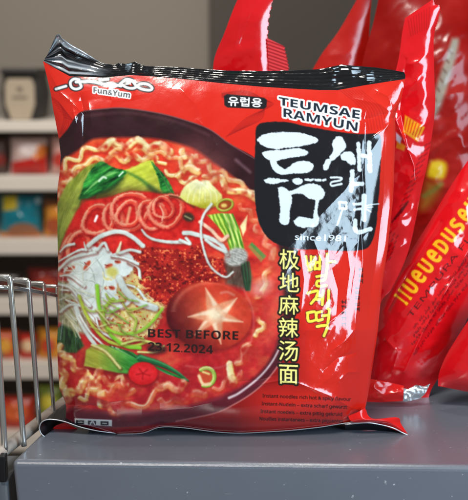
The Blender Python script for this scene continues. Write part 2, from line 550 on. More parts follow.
def paint_food(A):
    X, Y = A.X, A.Y
    full = (slice(None), slice(None))
    # the red ground: warmer at the top, deeper towards the bottom
    g = np.clip((Y - 60) / 370, 0, 1)[..., None]
    n = fbm(X / 40, Y / 40, 21)[..., None]
    A.img[..., :3] = np.array((214, 37, 22)) * (1 - g) + np.array((208, 34, 22)) * g + n * 6
    # fine decorative arcs in the red ground
    for k in range(8):
        A.stroke([(222, 93 + k * .6), (246 - k, 91 + k), (262 + k * 1.6, 100 + k * .5), (262 - k * 2.2, 118), (240 - k * 2, 130 + k)], .55, (140, 12, 12), alpha=.7)
        A.stroke([(50 + k * 2, 96 + k * 3), (60 + k * 2, 104 + k * 2.5), (64 + k * 1.5, 118 + k * 2), (60 + k, 134)], .55, (140, 10, 12), alpha=.7)
        A.stroke([(340 + 3 * k, 90), (360 + 3 * k, 108), (366 + 3 * k, 130)], .5, (150, 12, 12), alpha=.5)
    # below the bowl the ground is a deep red to the right
    A.poly([(56, 380), (296, 330), (300, 385), (262, 392), (240, 440), (56, 440)], (150, 16, 18), soft=14)
    # bowl
    bowl = [(52, 146), (66, 131), (76, 116), (84, 111), (104, 108.6), (124, 108), (158, 113), (183, 119.5), (209, 129), (230, 144), (257, 160), (275, 190), (290, 230), (296, 280), (294, 325), (286, 352), (272, 374), (255, 391), (235, 404), (214, 413.5), (176, 421.5), (140, 426), (66, 426), (50, 400)]
    A.poly(bowl, lambda x, y: np.array((46, 16, 24)) + 9 * fbm(x / 18, y / 10, 4)[..., None] + np.clip((y - 300) / 120, 0, 1)[..., None] * np.array((60, 6, 14)), soft=.6, curve=True)
    A.stroke(bowl[3:11], 1.2, (130, 80, 84), alpha=.75)
    A.stroke([(82, 116), (124, 112.5), (158, 117.5), (183, 124), (209, 135)], 3, (92, 52, 60), alpha=.5, soft=1.5)
    A.stroke([(236, 160), (250, 172)], 3, (150, 120, 130), alpha=.5, soft=1.5)
    A.stroke([(293, 330), (286, 352), (272, 374), (255, 391), (235, 404), (214, 413.5), (176, 421.5)], 1.6, (190, 110, 105), alpha=.9)
    A.stroke([(281, 345), (272, 362), (259, 377.5), (240, 392.5), (229, 398)], 2.6, (235, 220, 220), alpha=.85, soft=.8, taper=(.6, 1))
    A.stroke([(240, 386), (214, 400), (176, 410), (130, 414), (80, 410)], 3, (150, 40, 55), alpha=.6, soft=2)
    soup = [(54, 178), (63, 161), (80, 149), (90, 140.5), (102, 138), (130, 137.5), (158, 139), (192, 148), (214, 163), (235, 178), (254, 194), (268, 215), (278, 245), (283, 280), (283, 310), (279, 335), (271, 357), (258, 374), (240, 387), (214, 398), (185, 406), (150, 411), (110, 411), (75, 407), (50, 395)]

    def soupc(x, y):
        t = np.clip((y - 140) / 260, 0, 1)[..., None]
        c = np.array((226, 58, 34)) * (1 - t) + np.array((186, 32, 38)) * t
        n1 = fbm(x / 14, y / 10, 31)[..., None]; n2 = fbm(x / 4, y / 3, 35)[..., None]
        c = c + np.clip(n1, 0, 1) * np.array((24, 62, 22)) + np.clip(-n1, 0, 1) * np.array((-40, -26, -10)) + n2 * np.array((10, 14, 8))
        return c
    A.poly(soup, soupc, soft=2, curve=True)
    NC, NE, NH = (238, 206, 132), (196, 112, 50), (253, 242, 206)

    def noodle(pts, w=5.0, a=1.0, c=NC, cv=True):
        A.stroke([(x + .4, y + 1.4) for x, y in pts], w + 1.5, (176, 40, 20), alpha=.5 * a, soft=1.2, curve=cv)
        ct = np.array(c) + np.array((4, 16, 22)) * math.sin(pts[0][0] * 3.1 + pts[0][1])
        wv = w * (1 + .22 * math.sin(pts[0][0] * 1.7))
        A.stroke(pts, wv, ct, NE, NH, alpha=a, curve=cv, soft=.8, rough=.6, dip=.8, taper=(.9, 1.1))
    def curly(path, amp, wl, w=5.2, a=1.0, c=NC, ph=0.0):
        wl = wl * 1.25; w = w * 1.16
        p = spline(path, 30)
        p = resample(p, max(6, int(np.hypot(*np.diff(p, axis=0).T).sum() / 1.6)))
        d = np.gradient(p, axis=0); nrm = np.stack([-d[:, 1], d[:, 0]], 1) / np.hypot(*d.T)[:, None]
        arc = np.r_[0, np.cumsum(np.hypot(*np.diff(p, axis=0).T))]
        k = arc / wl * 2 * np.pi + ph
        wob = 1 + .35 * np.sin(arc / 11 + ph * 3)
        q = p + nrm * (amp * wob * np.sin(k + .6 * np.sin(arc / 17 + ph)))[:, None]
        noodle([tuple(v) for v in q], w, a, c, False)
    s1 = lambda pts: C(50, 130, 6.69, pts)
    curly([(60, 196), (64, 182), (74, 172), (90, 166)], 2.6, 12, 4.6, .8)
    curly([(58, 172), (70, 162), (84, 152), (100, 147), (120, 146)], 3.4, 17, 5.6)
    curly([(70, 176), (84, 164), (104, 158), (128, 158), (156, 158)], 2.8, 15, 5, .95, ph=1)
    curly([(104, 147), (124, 143), (146, 145), (170, 149)], 3.4, 18, 5.8, ph=2)
    curly([(182, 150), (188, 157), (192, 165)], 2, 14, 5.2); curly([(166, 170), (176, 178), (188, 181), (196, 178)], 2, 15, 4.4)
    curly([(178, 176), (184, 169), (198, 170)], 1.4, 16, 5.4); noodle([(181, 158), (185, 157)], 6); noodle([(154, 161), (166, 164)], 4.4)
    curly([(196, 156), (208, 166), (226, 176), (246, 188), (262, 202)], 2.6, 15, 4.6, .75); curly([(60, 204), (66, 190), (76, 180)], 2.2, 12, 4.6, .8); curly([(110, 152), (130, 151), (152, 152), (174, 158), (184, 166)], 2.6, 16, 4.8, .7, ph=2)
    curly([(204, 182), (214, 178), (224, 184), (236, 192), (254, 196), (268, 206)], 2.6, 20, 5.2); curly([(204, 176), (212, 174), (216, 180)], 1.5, 12, 4, .8)
    # pale steam over the top right of the soup
    A.poly(A.ell(205, 158, 26, 14, .5), (196, 120, 110), soft=14, alpha=.35)

    # ---------- pak choi
    def leafc(x, y):
        n = fbm((x * .5 + y * .9) / 2.6, (x * .9 - y * .5) / 14, 41)[..., None]
        return np.array((20, 104, 38)) + n * np.array((58, 112, 44)) + np.clip(fbm(x / 9, y / 9, 43), 0, 1)[..., None] * np.array((60, 70, 30))

    def limec(x, y):
        n = fbm((x * .4 + y * .9) / 2.4, (x * .9 - y * .4) / 18, 44)[..., None]
        t = np.clip((y - 172) / 30, 0, 1)[..., None]
        return np.array((196, 204, 62)) * (1 - t) + np.array((150, 150, 56)) * t + n * np.array((34, 30, 26))
    A.poly([(56, 250), (56, 205), (66, 185), (84, 168), (97, 161.5), (90, 180), (82, 196), (80, 207), (73, 222), (66, 238), (58, 255)][:],
           lambda x, y: np.array((132, 146, 48)) + fbm((x + y * .4) / 3, y / 14, 46)[..., None] * np.array((52, 50, 28)), soft=1.2)
    for k in range(6):
        A.stroke([(60 + k * 2.5, 238 - k * 4), (66 + k * 2, 208), (78 + k * 2.2, 186 - k), (90 + k, 170)], .9, (208, 214, 110), alpha=.5, soft=.8)
    A.poly([(108, 176), (125, 170), (150, 160), (156, 167), (163, 181), (165, 194), (150, 192), (132, 194), (110, 198), (96, 198)], limec, soft=.9, curve=True, rough=.8)
    A.poly([(150, 160), (161, 171), (168, 180), (174, 193), (175.5, 200), (168, 197), (161, 190), (158, 177)], leafc, soft=.8, curve=True, rough=.8)
    for k in range(7):
        A.stroke([(152 + k * .6, 162 + k), (161 + k * .8, 174 + k * 1.4), (168 + k, 190 + k)], .8, (120, 190, 90) if k % 2 else (12, 62, 30), alpha=.7)
    A.stroke([(127, 172), (140, 179), (150, 187), (158, 194)], 4.2, (40, 104, 40), alpha=.75, soft=1.6, taper=(.4, 1.2))
    A.stroke([(150, 188), (160, 194), (170, 197)], 6, (60, 62, 34), alpha=.6, soft=2.5)
    A.poly([(78, 203), (86, 184), (100, 166), (126, 174), (118, 190), (96, 202)], (24, 40, 14), soft=3.5, alpha=.6)
    A.poly([(79, 199), (84.4, 182), (92, 168), (101, 161), (113, 167), (125.5, 171), (124, 176), (114, 185), (101, 192), (88, 198)], leafc, soft=.7, curve=True, rough=.9)
    for k in range(5):
        A.stroke([(84 + k * 3, 194 - k * 3), (95 + k * 3, 182 - k * 1.5), (110 + k * 2, 172)], 1, (150, 214, 120), alpha=.55, soft=.6)
    A.stroke([(99, 181), (103, 177), (106, 178)], 2, (220, 244, 214), soft=.7); A.stroke([(119, 176), (123, 172)], 1.5, (226, 246, 220), soft=.6)
    A.stroke([(80, 198), (96, 194), (110, 189), (122, 178)], 3, (14, 58, 26), alpha=.7, soft=1.6)

    # ---------- red rings
    A.poly([(74, 210), (100, 195), (130, 189), (166, 193), (190, 198), (186, 206), (90, 212)], (60, 20, 10), soft=4, alpha=.65)
    A.poly([(76, 212), (86, 201), (104, 198), (118, 195), (130, 191), (150, 192), (166, 195), (188, 200), (206, 214), (216, 244), (150, 256), (100, 256), (70, 272), (58, 280), (60, 250), (66, 232)],
           lambda x, y: np.array((204, 30, 26)) + fbm(x / 5, y / 5, 51)[..., None] * np.array((34, 22, 16)), soft=1.4)

    def ring(cx, cy, rx, ry, rot=0, w=3.6):
        q = A.ell(cx, cy, rx, ry, rot, 26); t_ = np.linspace(0, 2 * np.pi, 26, endpoint=False)
        q = (q - (cx, cy)) * (1 + .07 * np.sin(2 * t_ + cx) + .06 * np.sin(3 * t_ + cy))[:, None] + (cx, cy)
        p = list(q); p = p + [p[0]]
        A.stroke([(x + 1, y + 1.6) for x, y in p], w + 1.6, (140, 10, 14), curve=False, alpha=.65, soft=1.4)
        A.stroke(p, w * 1.5, (210, 62, 44), (176, 26, 24), (238, 168, 132), curve=False, soft=.9, rough=1.3)
        A.stroke(p[6:18], w * .5, (246, 196, 164), curve=False, soft=1, rough=.9, alpha=.55)
    ring(74, 254, 14, 22, .5); ring(84, 248, 15, 18, .4)
    ring(98, 220, 16, 13, -.2); ring(114, 219, 9, 15, -.25); ring(130, 211, 19, 17, .2); ring(128, 214, 10, 13, .3); ring(152, 215, 12, 15, -.3)
    ring(166, 211, 16, 16, 0); ring(163, 208, 10, 10, 0, 2.6)
    A.stroke([(97, 216), (95, 221)], 2.6, (250, 240, 238), soft=.7); A.stroke([(127, 222), (130, 208)], 3, (226, 150, 110), soft=1); A.stroke([(160, 206), (163, 213), (162, 220)], 1.4, (240, 170, 140), soft=.6)
    A.poly(A.ell(188.5, 217, 6, 4.5, .4), (58, 44, 30), soft=1.4); A.stroke([(185, 216), (191, 219)], 1.6, (150, 140, 100), soft=.7)
    A.stroke([(170, 196), (182, 199), (194, 207)], 2, (70, 40, 20), alpha=.8, soft=1)

    # ---------- pale cabbage, chilli ring, tied spring onions
    cab = [(179, 197), (184, 187), (190, 182), (197, 179), (201, 182), (207, 180.5), (212, 184.5), (221.6, 195), (219, 204), (206, 208.5), (190, 204)]
    A.poly([(x + 1, y + 2) for x, y in cab], (110, 30, 16), soft=2, alpha=.7)
    A.poly(cab, lambda x, y: np.array((240, 236, 186)) * (1 - np.clip((y - 182) / 24, 0, 1)[..., None]) + np.array((196, 188, 62)) * np.clip((y - 182) / 24, 0, 1)[..., None] + fbm(x / 2.5, y / 5, 61)[..., None] * 22 - np.exp(-((y - 207 + (x - 200) * .1) / 4) ** 2)[..., None] * 30, soft=.9, curve=True, rough=.6)
    for k in range(6): A.stroke([(200 + k * .4, 181 + k * .4), (190 + k * 5, 192), (187 + k * 6, 202)], .8, (252, 250, 222), alpha=.5, soft=.7)
    ring_p = list(A.ell(225, 205, 8, 5.5, -.3, 20)); ring_p.append(ring_p[0])
    A.poly(A.ell(225, 205, 8, 5.5, -.3), (150, 60, 20), soft=.8); A.stroke(ring_p, 2.6, (150, 150, 40), (90, 90, 20), (214, 206, 110), curve=False)
    A.poly(A.ell(224, 205.5, 3, 2, 0), (222, 190, 100), soft=1)
    A.poly([(207, 215), (221, 213), (233, 214), (240, 229.6), (244.5, 249), (231, 253), (227, 240), (217.6, 226)],
           lambda x, y: np.array((150, 186, 62)) + (np.sin((x - (y - 214) * .42) * 1.5 + fbm(x / 4, y / 9, 64) * 2))[..., None] * np.array((52, 40, 34)), soft=.8)
    for k in range(5):
        A.stroke([(222 + k * 2.6, 214), (228 + k * 2.4, 228), (233 + k * 2.4, 248)], 1.1, (226, 238, 170) if k % 2 else (50, 130, 40), alpha=.85, soft=.5)
    A.poly([(224, 262), (247, 258), (252, 278), (249, 291), (240, 288), (226, 284)], lambda x, y: np.array((70, 72, 60)) + fbm(x / 2, y / 6, 66)[..., None] * 34, soft=2.4, alpha=.85)
    for k in range(6):
        A.stroke([(241 + k * 1.6, 262), (243 + k * 1.5, 276), (246 + k * .8, 290)], 1.2, (22, 84, 46) if k % 2 else (14, 44, 30), alpha=.85, soft=.6)
    A.poly(A.ell(236, 257, 12, 9, -.3), lambda x, y: np.array((170, 168, 160)) + (fbm(x / 1.6, y / 1.6, 68, 3) * 46 + np.sin(y * 2.4 - x) * 10)[..., None], soft=1.4)
    A.poly([(240, 226), (247.5, 215), (246, 230), (243, 236)], (244, 220, 160), soft=.8)
    A.poly([(248, 246.5), (252, 242.5), (266, 256), (261, 262)], (150, 120, 60), soft=.7); A.poly([(250, 244.5), (252, 242.5), (266, 256), (263.5, 259)], (72, 132, 60), soft=.7)

    # ---------- chilli flakes
    heap = [(132, 256), (140, 247), (161, 247), (183, 251), (200, 243), (206, 258), (223, 258), (226, 276), (212, 283), (193, 285), (176, 296), (163.5, 306.5), (150, 302), (135, 294), (128, 276)]

    def flakes(x, y):
        a = fbm(x / 2.5, y / 2.2, 71, 4) * 1.25; b = fbm(x / 9, y / 9, 72)
        c = np.array((160, 26, 24)) + b[..., None] * np.array((46, 20, 12))
        c = np.where((a > .34)[..., None], np.array((222, 84, 48)), c)
        c = np.where((a > .62)[..., None], np.array((238, 150, 96)), c)
        return np.where((a < -.4)[..., None], np.array((96, 10, 14)), c)
    A.poly([(x + 1.5, y + 3) for x, y in heap], (70, 6, 10), soft=4, alpha=.55)
    A.poly(heap, flakes, soft=1.2, rough=2.4, rs=4)

    # ---------- bean sprouts and leek strands in a tangle
    mix = [(104, 272), (122, 266), (134, 270), (146, 296), (166, 306), (158, 324), (146, 338), (118, 342), (100, 330)]

    def tangle(x, y):
        a = fbm(x / 2.2, y / 2.2, 81, 3); b = fbm(x / 6, y / 6, 83)
        c = np.array((214, 190, 120)) + b[..., None] * np.array((30, 34, 40))
        c = np.where((a < -.3)[..., None], np.array((206, 92, 50)), c)
        c = np.where((a < -.55)[..., None], np.array((120, 30, 20)), c)
        return np.where((a > .4)[..., None], np.array((232, 222, 176)), c)
    A.poly([(x, y + 3) for x, y in mix], (90, 10, 12), soft=4, alpha=.5)
    A.poly(mix, tangle, soft=1.6, rough=2)
    A.poly([(56, 330), (64, 322), (76, 328), (84, 346), (76, 353), (57, 353)], lambda x, y: np.array((36, 72, 34)) + fbm(x / 1.6, y / 9, 85)[..., None] * np.array((44, 66, 36)), soft=1.4)
    A.poly([(57, 280), (72, 282), (86, 312), (92, 336), (76, 332), (58, 322)], lambda x, y: np.array((150, 146, 112)) + fbm(x / 2.2, y / 4, 87)[..., None] * 62, soft=2)
    rnd = random.Random(3)
    W, WE, WH = (204, 212, 204), (140, 150, 136), (238, 244, 240)
    mass = [(62, 268), (78, 253), (92, 247), (104, 247), (113, 253), (128, 252), (136, 262), (130, 274), (118, 280), (116, 292), (122, 306), (112, 320), (98, 320), (84, 312), (74, 296)]
    A.poly([(x + 1, y + 3) for x, y in mass], (90, 24, 18), soft=4, alpha=.5)
    A.poly(mass, lambda x, y: np.array((210, 218, 213)) + fbm(x / 5, y / 5, 89)[..., None] * 10, soft=.8, rough=1.8)
    for hx, hy, rx, ry, ro in ((87, 266, 2.4, 6, .5), (70, 270, 2.4, 6, .9), (109, 266, 4, 2, -.4), (112, 288, 3, 2, .2), (106, 288, 1.6, 1.6, 0), (118, 262, 3, 1.6, 0), (75, 302, 4, 2, .3)):
        A.poly(A.ell(hx, hy, rx, ry, ro), (186, 70, 44), soft=.9); A.stroke([(hx - rx, hy - ry * .6), (hx, hy)], .8, (120, 24, 20))
    A.poly(A.ell(112, 272, 6, 5, .3), (196, 188, 96), soft=2)
    for q in ([(58, 262), (68, 256), (80, 250), (90, 250)], [(60, 276), (70, 276), (84, 286)], [(62, 290), (76, 292), (90, 306)], [(66, 300), (80, 306), (96, 322)], [(104, 322), (112, 312), (124, 308)], [(124, 284), (136, 288), (146, 300)],
              [(128, 262), (138, 268), (140, 278)], [(60, 252), (66, 246), (74, 244)], [(112, 256), (124, 258), (138, 264)], [(96, 318), (100, 330), (112, 338)]):
        A.stroke([(x + .7, y + 1.3) for x, y in q], 4.2, (120, 40, 30), alpha=.55, soft=.9); A.stroke(q, 3.2, (212, 219, 214), (160, 168, 156), (234, 240, 236), soft=.5, rough=.4, taper=(.5, 1))
    for q in ([(80, 262), (92, 270), (96, 290)], [(96, 258), (104, 274), (100, 300)], [(70, 284), (88, 296), (104, 298)], [(86, 280), (98, 284), (116, 300)]):
        A.stroke(q, .9, (150, 160, 150), alpha=.8, soft=.6)
    for k in range(12):
        x0 = rnd.uniform(58, 88); y0 = rnd.uniform(258, 312)
        A.stroke([(x0, y0), (x0 + rnd.uniform(8, 16), y0 + rnd.uniform(-10, 12)), (x0 + rnd.uniform(18, 34), y0 + rnd.uniform(-14, 22))], rnd.uniform(1.1, 2.2),
                 rnd.choice([(216, 222, 212), (190, 198, 184), (206, 206, 180)]), WE, soft=.5, alpha=.75)
    for k in range(16):
        x0 = rnd.uniform(58, 72); y0 = rnd.uniform(282, 318)
        A.stroke([(x0, y0), (x0 + 6, y0 + rnd.uniform(3, 9)), (x0 + rnd.uniform(12, 20), y0 + rnd.uniform(12, 24))], rnd.uniform(.9, 1.6), rnd.choice([(220, 218, 190), (170, 166, 120), (206, 210, 196)]), soft=.5, alpha=.8)
    for k in range(40):
        x0 = rnd.uniform(106, 150); y0 = rnd.uniform(272, 330)
        A.stroke([(x0, y0), (x0 + rnd.uniform(-4, 4), y0 + rnd.uniform(-3, 3)), (x0 + rnd.uniform(-8, 8), y0 + rnd.uniform(-5, 5))], rnd.uniform(.8, 1.6), rnd.choice([(238, 226, 176), (220, 196, 120), (196, 186, 84)]), soft=.5, alpha=.8)

    def strand(pts, w=4.0, c=W, e=WE, h=WH, tp=(1, 1), a=1.0):
        A.stroke([(x + .8, y + 1.4) for x, y in pts], w + 1, (110, 30, 24), alpha=.45 * a, soft=1.1, taper=tp)
        A.stroke(pts, w, c, tuple(.55 * np.array(c) + .45 * np.array(e)), tuple(.6 * np.array(c) + .4 * np.array(h)), soft=.7, taper=tp, alpha=a, rough=.35)
    strand([(88, 246), (101, 236), (118, 231.5), (131, 236), (143, 246)], 4.6)
    strand([(58, 270), (70, 259), (82, 255), (96, 252)], 3); strand([(86, 250), (84, 242)], 2.6, tp=(1, .3)); strand([(97, 250), (104, 243), (108, 250)], 3)
    strand([(118, 252), (121, 242)], 4, (228, 222, 180), tp=(1, .4)); strand([(120, 253), (130, 250), (140, 252)], 3)
    strand([(58, 284), (70, 288), (80, 300)], 2.4); strand([(60, 312), (70, 305), (82, 306)], 2.6)
    strand([(119, 278), (126, 291), (138, 302), (155, 308)], 7); strand([(116, 308), (126, 304), (130, 300)], 4.4)
    strand([(76, 308), (81, 322), (90, 338), (102, 352), (114, 361), (122, 371)], 5.4, tp=(1, .5)); strand([(80, 316), (90, 332), (104, 346)], 2.2, (224, 228, 220))
    GS = dict(e=(70, 130, 24), h=(214, 232, 120))
    strand([(79, 296), (86, 314), (96, 330), (110, 342), (132, 346), (146, 342)], 3.2, (176, 190, 60), **GS)
    strand([(97, 286), (99, 306), (104, 322), (112, 336), (126, 346), (140, 348)], 3.8, (120, 188, 40), **GS)
    strand([(113, 299), (105, 308), (104, 320), (110, 330), (124, 334), (140, 331), (152, 322), (162, 309)], 3, (140, 190, 50), **GS)
    strand([(128, 312), (136, 320), (134, 330)], 2.4, (168, 186, 70), **GS); strand([(122, 344), (140, 340), (158, 345)], 2.6, (196, 200, 110), **GS)
    strand([(138, 352), (156, 352), (164, 346)], 2, (214, 210, 130), **GS)
    A.poly(A.ell(157, 349, 10, 5, .1), (50, 26, 24), soft=2, alpha=.8)
    for k in range(15):
        x0 = rnd.uniform(84, 132); y0 = rnd.uniform(292, 336)
        strand([(x0, y0), (x0 + rnd.uniform(4, 9), y0 + rnd.uniform(2, 9)), (x0 + rnd.uniform(12, 26), y0 + rnd.uniform(2, 16))], rnd.uniform(1.2, 2.2),
               rnd.choice([(150, 190, 60), (110, 176, 50), (206, 204, 140), (214, 214, 190), (186, 180, 80)]), (80, 110, 40), (220, 230, 170), a=.8)
    # leek body and its green tail
    A.poly([(82, 370), (86, 352), (120, 352), (146, 364), (150, 376), (120, 380)], (80, 8, 14), soft=4, alpha=.6)
    A.poly([(84, 366), (86, 350), (92, 346), (102, 344), (116, 348), (128, 354), (143, 361), (130, 374), (118, 373)],
           lambda x, y: np.array((168, 170, 60)) * (1 - np.clip((x - 96) / 36, 0, 1)[..., None]) + np.array((44, 138, 52)) * np.clip((x - 96) / 36, 0, 1)[..., None] + fbm((x * .5 - y) / 2.2, (x + y * .5) / 16, 91)[..., None] * np.array((36, 40, 26)), soft=.9)
    strand([(92, 345), (106, 352), (120, 368)], 2.6, (206, 196, 120), (150, 120, 60))
    for k in range(12):
        A.stroke([(110 + k * 2, 346 + k * .6), (128 + k * 2, 354 + k), (148 + k * 2.2, 364 + k * .9), (168 + k * 1.6, 374 + k * .5)], 1.3, rnd.choice([(30, 130, 50), (90, 180, 70), (16, 80, 36), (190, 220, 170)]), soft=.5, alpha=.85)
    A.stroke([(140, 358), (160, 364), (176, 372), (188, 381)], 6, (18, 92, 48), (10, 50, 30), (70, 160, 96), taper=(1.2, .3), soft=.8)
    # strands over the rings
    strand([(142, 230), (147, 236), (156, 240), (170, 242), (184, 242)], 3.8, tp=(.6, 1)); strand([(180, 240), (190, 244), (186, 238)], 3)
    strand([(184, 233), (190, 233), (198, 235), (209, 238), (221, 244.5), (227, 254)], 4.6); strand([(200, 222), (211, 230), (221, 240), (227.5, 236)], 3.8, (236, 190, 160), (190, 90, 60), (250, 224, 204))
    strand([(211.5, 204), (203.5, 215), (201, 226), (202, 242), (208, 262), (216, 272), (226, 277), (233, 272)], 4, tp=(.7, .5)); strand([(206, 240), (214, 246), (226, 252)], 3.4)

    # ---------- shiitake
    mush = A.ell(209, 316, 43, 34, .12)
    A.poly([(x, y + 2) for x, y in mush], (84, 12, 14), soft=3, alpha=.6)

    def mushc(x, y):
        r = np.hypot((x - 213) / 43, (y - 314) / 34)
        t = np.clip(r, 0, 1)[..., None]
        d = np.clip((-(x - 200) * .9 + (y - 312) * .55) / 40, -0.3, 1)[..., None]
        c = np.array((204, 70, 46)) * (1 - t ** 2) + np.array((168, 36, 28)) * t ** 2
        c = c * .93 - d * np.array((98, 34, 12)) + np.array((40, 46, 30)) * np.clip(1 - r * 1.8, 0, 1)[..., None]
        rim = np.exp(-((r - .93) / .06) ** 2)[..., None] * (y < 312)[..., None]
        return c + rim * np.array((34, 40, 30)) + fbm(x / 5, y / 5, 95)[..., None] * 9
    A.poly(mush, mushc, soft=1)
    cx, cy = 215.5, 315
    for tx, ty, w in ((205.5, 288, 8), (237, 298, 9), (243, 322, 6), (221, 344, 7), (195, 335, 6), (188, 317, 7)):
        ax, ay = tx - cx, ty - cy; L = math.hypot(ax, ay); nx, ny = -ay / L, ax / L
        A.poly([(cx + nx * w, cy + ny * w), (cx + ax * .5 + nx * w * .6, cy + ay * .5 + ny * w * .6), (tx, ty), (cx + ax * .5 - nx * w * .6, cy + ay * .5 - ny * w * .6), (cx - nx * w, cy - ny * w)], (224, 150, 112), soft=1.2, alpha=.9)
        A.poly([(cx, cy), (cx + ax * .55 + nx * w * .1, cy + ay * .55 + ny * w * .1), (tx, ty), (cx + nx * w, cy + ny * w)], (244, 214, 182), soft=1.2, alpha=.92)
    A.poly(A.ell(cx, cy, 7, 6), (248, 222, 186), soft=4)
    A.stroke([(221, 293), (227, 292), (234, 295)], 2, (226, 180, 160), alpha=.5, soft=1.2)
    A.poly(A.ell(190, 344, 24, 8, .2), (110, 22, 22), soft=6, alpha=.5)

    # ---------- bottom of the bowl
    curly([(60, 346), (64, 360), (62, 378), (70, 394)], 3.2, 15, 5.4); curly([(66, 354), (74, 366), (88, 376), (100, 374)], 3.2, 14, 5.4, ph=1)
    curly([(66, 398), (76, 386), (88, 384), (100, 390)], 4, 15, 6, ph=2); curly([(80, 398), (92, 392), (98, 382), (112, 382)], 3.6, 14, 5.6, .9)
    curly([(104, 392), (118, 388), (132, 392)], 3, 16, 5, .6, (232, 150, 96)); curly([(110, 376), (122, 380), (128, 384)], 2.4, 12, 5, .7)
    noodle([(101, 394), (102.5, 404)], 8.5); curly([(108, 406), (124, 410), (140, 405), (158, 391), (172, 387)], 4.6, 27, 3.8, .85, (228, 128, 90))
    curly([(156, 384), (168, 388), (184, 385)], 2.6, 15, 5.4, .65, (234, 160, 110)); curly([(160, 400), (174, 403), (188, 396), (204, 394)], 2.4, 18, 5, .5, (226, 120, 84)); curly([(214, 388), (224, 384), (240, 372)], 2.6, 18, 5, .55, (230, 140, 96))
    noodle([(229.5, 364), (231, 374), (233.5, 382)], 7); curly([(250, 344), (242, 356), (236, 362)], 3, 22, 5.8, .7, (236, 156, 100))
    curly([(258, 318), (263, 326), (256, 335)], 1, 12, 6); curly([(254, 297), (264, 291), (264, 280), (270, 268)], 1.5, 14, 5.8, .85); curly([(256, 226), (266, 240), (274, 258)], 2.4, 14, 4.6, .6, (236, 170, 110)); curly([(240, 205), (252, 216), (262, 226)], 2, 13, 4.6, .5, (236, 150, 90))
    A.poly(A.ell(262, 287, 11, 8, -.6), (226, 200, 190), soft=4, alpha=.5)
    A.poly(A.ell(143.5, 375, 15.5, 12), (120, 8, 14), soft=2, alpha=.8)
    A.poly(A.ell(143, 373.5, 14.5, 11.5), lambda x, y: np.array((206, 20, 28)) + (np.clip(1 - np.hypot((x - 143) / 14, (y - 373) / 11), 0, 1) * 20)[..., None] + fbm(x / 3, y / 3, 97)[..., None] * 12, soft=.8)
    for a in range(5):
        A.stroke([(143, 373.5), (143 + 7 * math.cos(a * 1.256 + .4), 373.5 + 5.5 * math.sin(a * 1.256 + .4))], 1.4, (150, 8, 16), alpha=.8, soft=.8)
    pr = list(A.ell(206, 377, 8.5, 9, .3, 20))
    A.poly(pr, (196, 70, 40), soft=1); A.stroke(pr[12:] + pr[:6], 4.2, (150, 178, 64), (84, 112, 30), (222, 230, 150), curve=False)
    A.stroke([(199, 376), (203, 384), (210, 384)], 3, (232, 196, 150), soft=.8); A.stroke([(203, 372), (209, 374)], 2, (226, 206, 130), soft=.8)
    # pale sheen printed round the edge of the dish
    A.stroke([(244, 290), (253, 312), (252, 338), (240, 358), (216, 368), (186, 366)], 1.6, (226, 150, 140), alpha=.35, soft=1.2)


    # the picture's own grain and softness
    A.stroke([(262, 226), (272, 262), (276, 300), (270, 340)], 16, (228, 104, 84), alpha=.32, soft=9)
    inside = np.clip(.5 - A.sdf(bowl, full) / 2, 0, 1)[..., None]
    lum = .98 + .05 * fbm(X / 2.6, Y / 2.6, 141, 3) + .13 * fbm(X / 11, Y / 11, 145, 3)
    im = A.img[..., :3]
    for _ in range(1):
        for ax in (0, 1):
            im = (np.roll(im, 1, ax) + im * 2 + np.roll(im, -1, ax)) / 4
    A.img[..., :3] = A.img[..., :3] * (1 - inside) + np.clip(im * lum[..., None], 0, 255) * inside


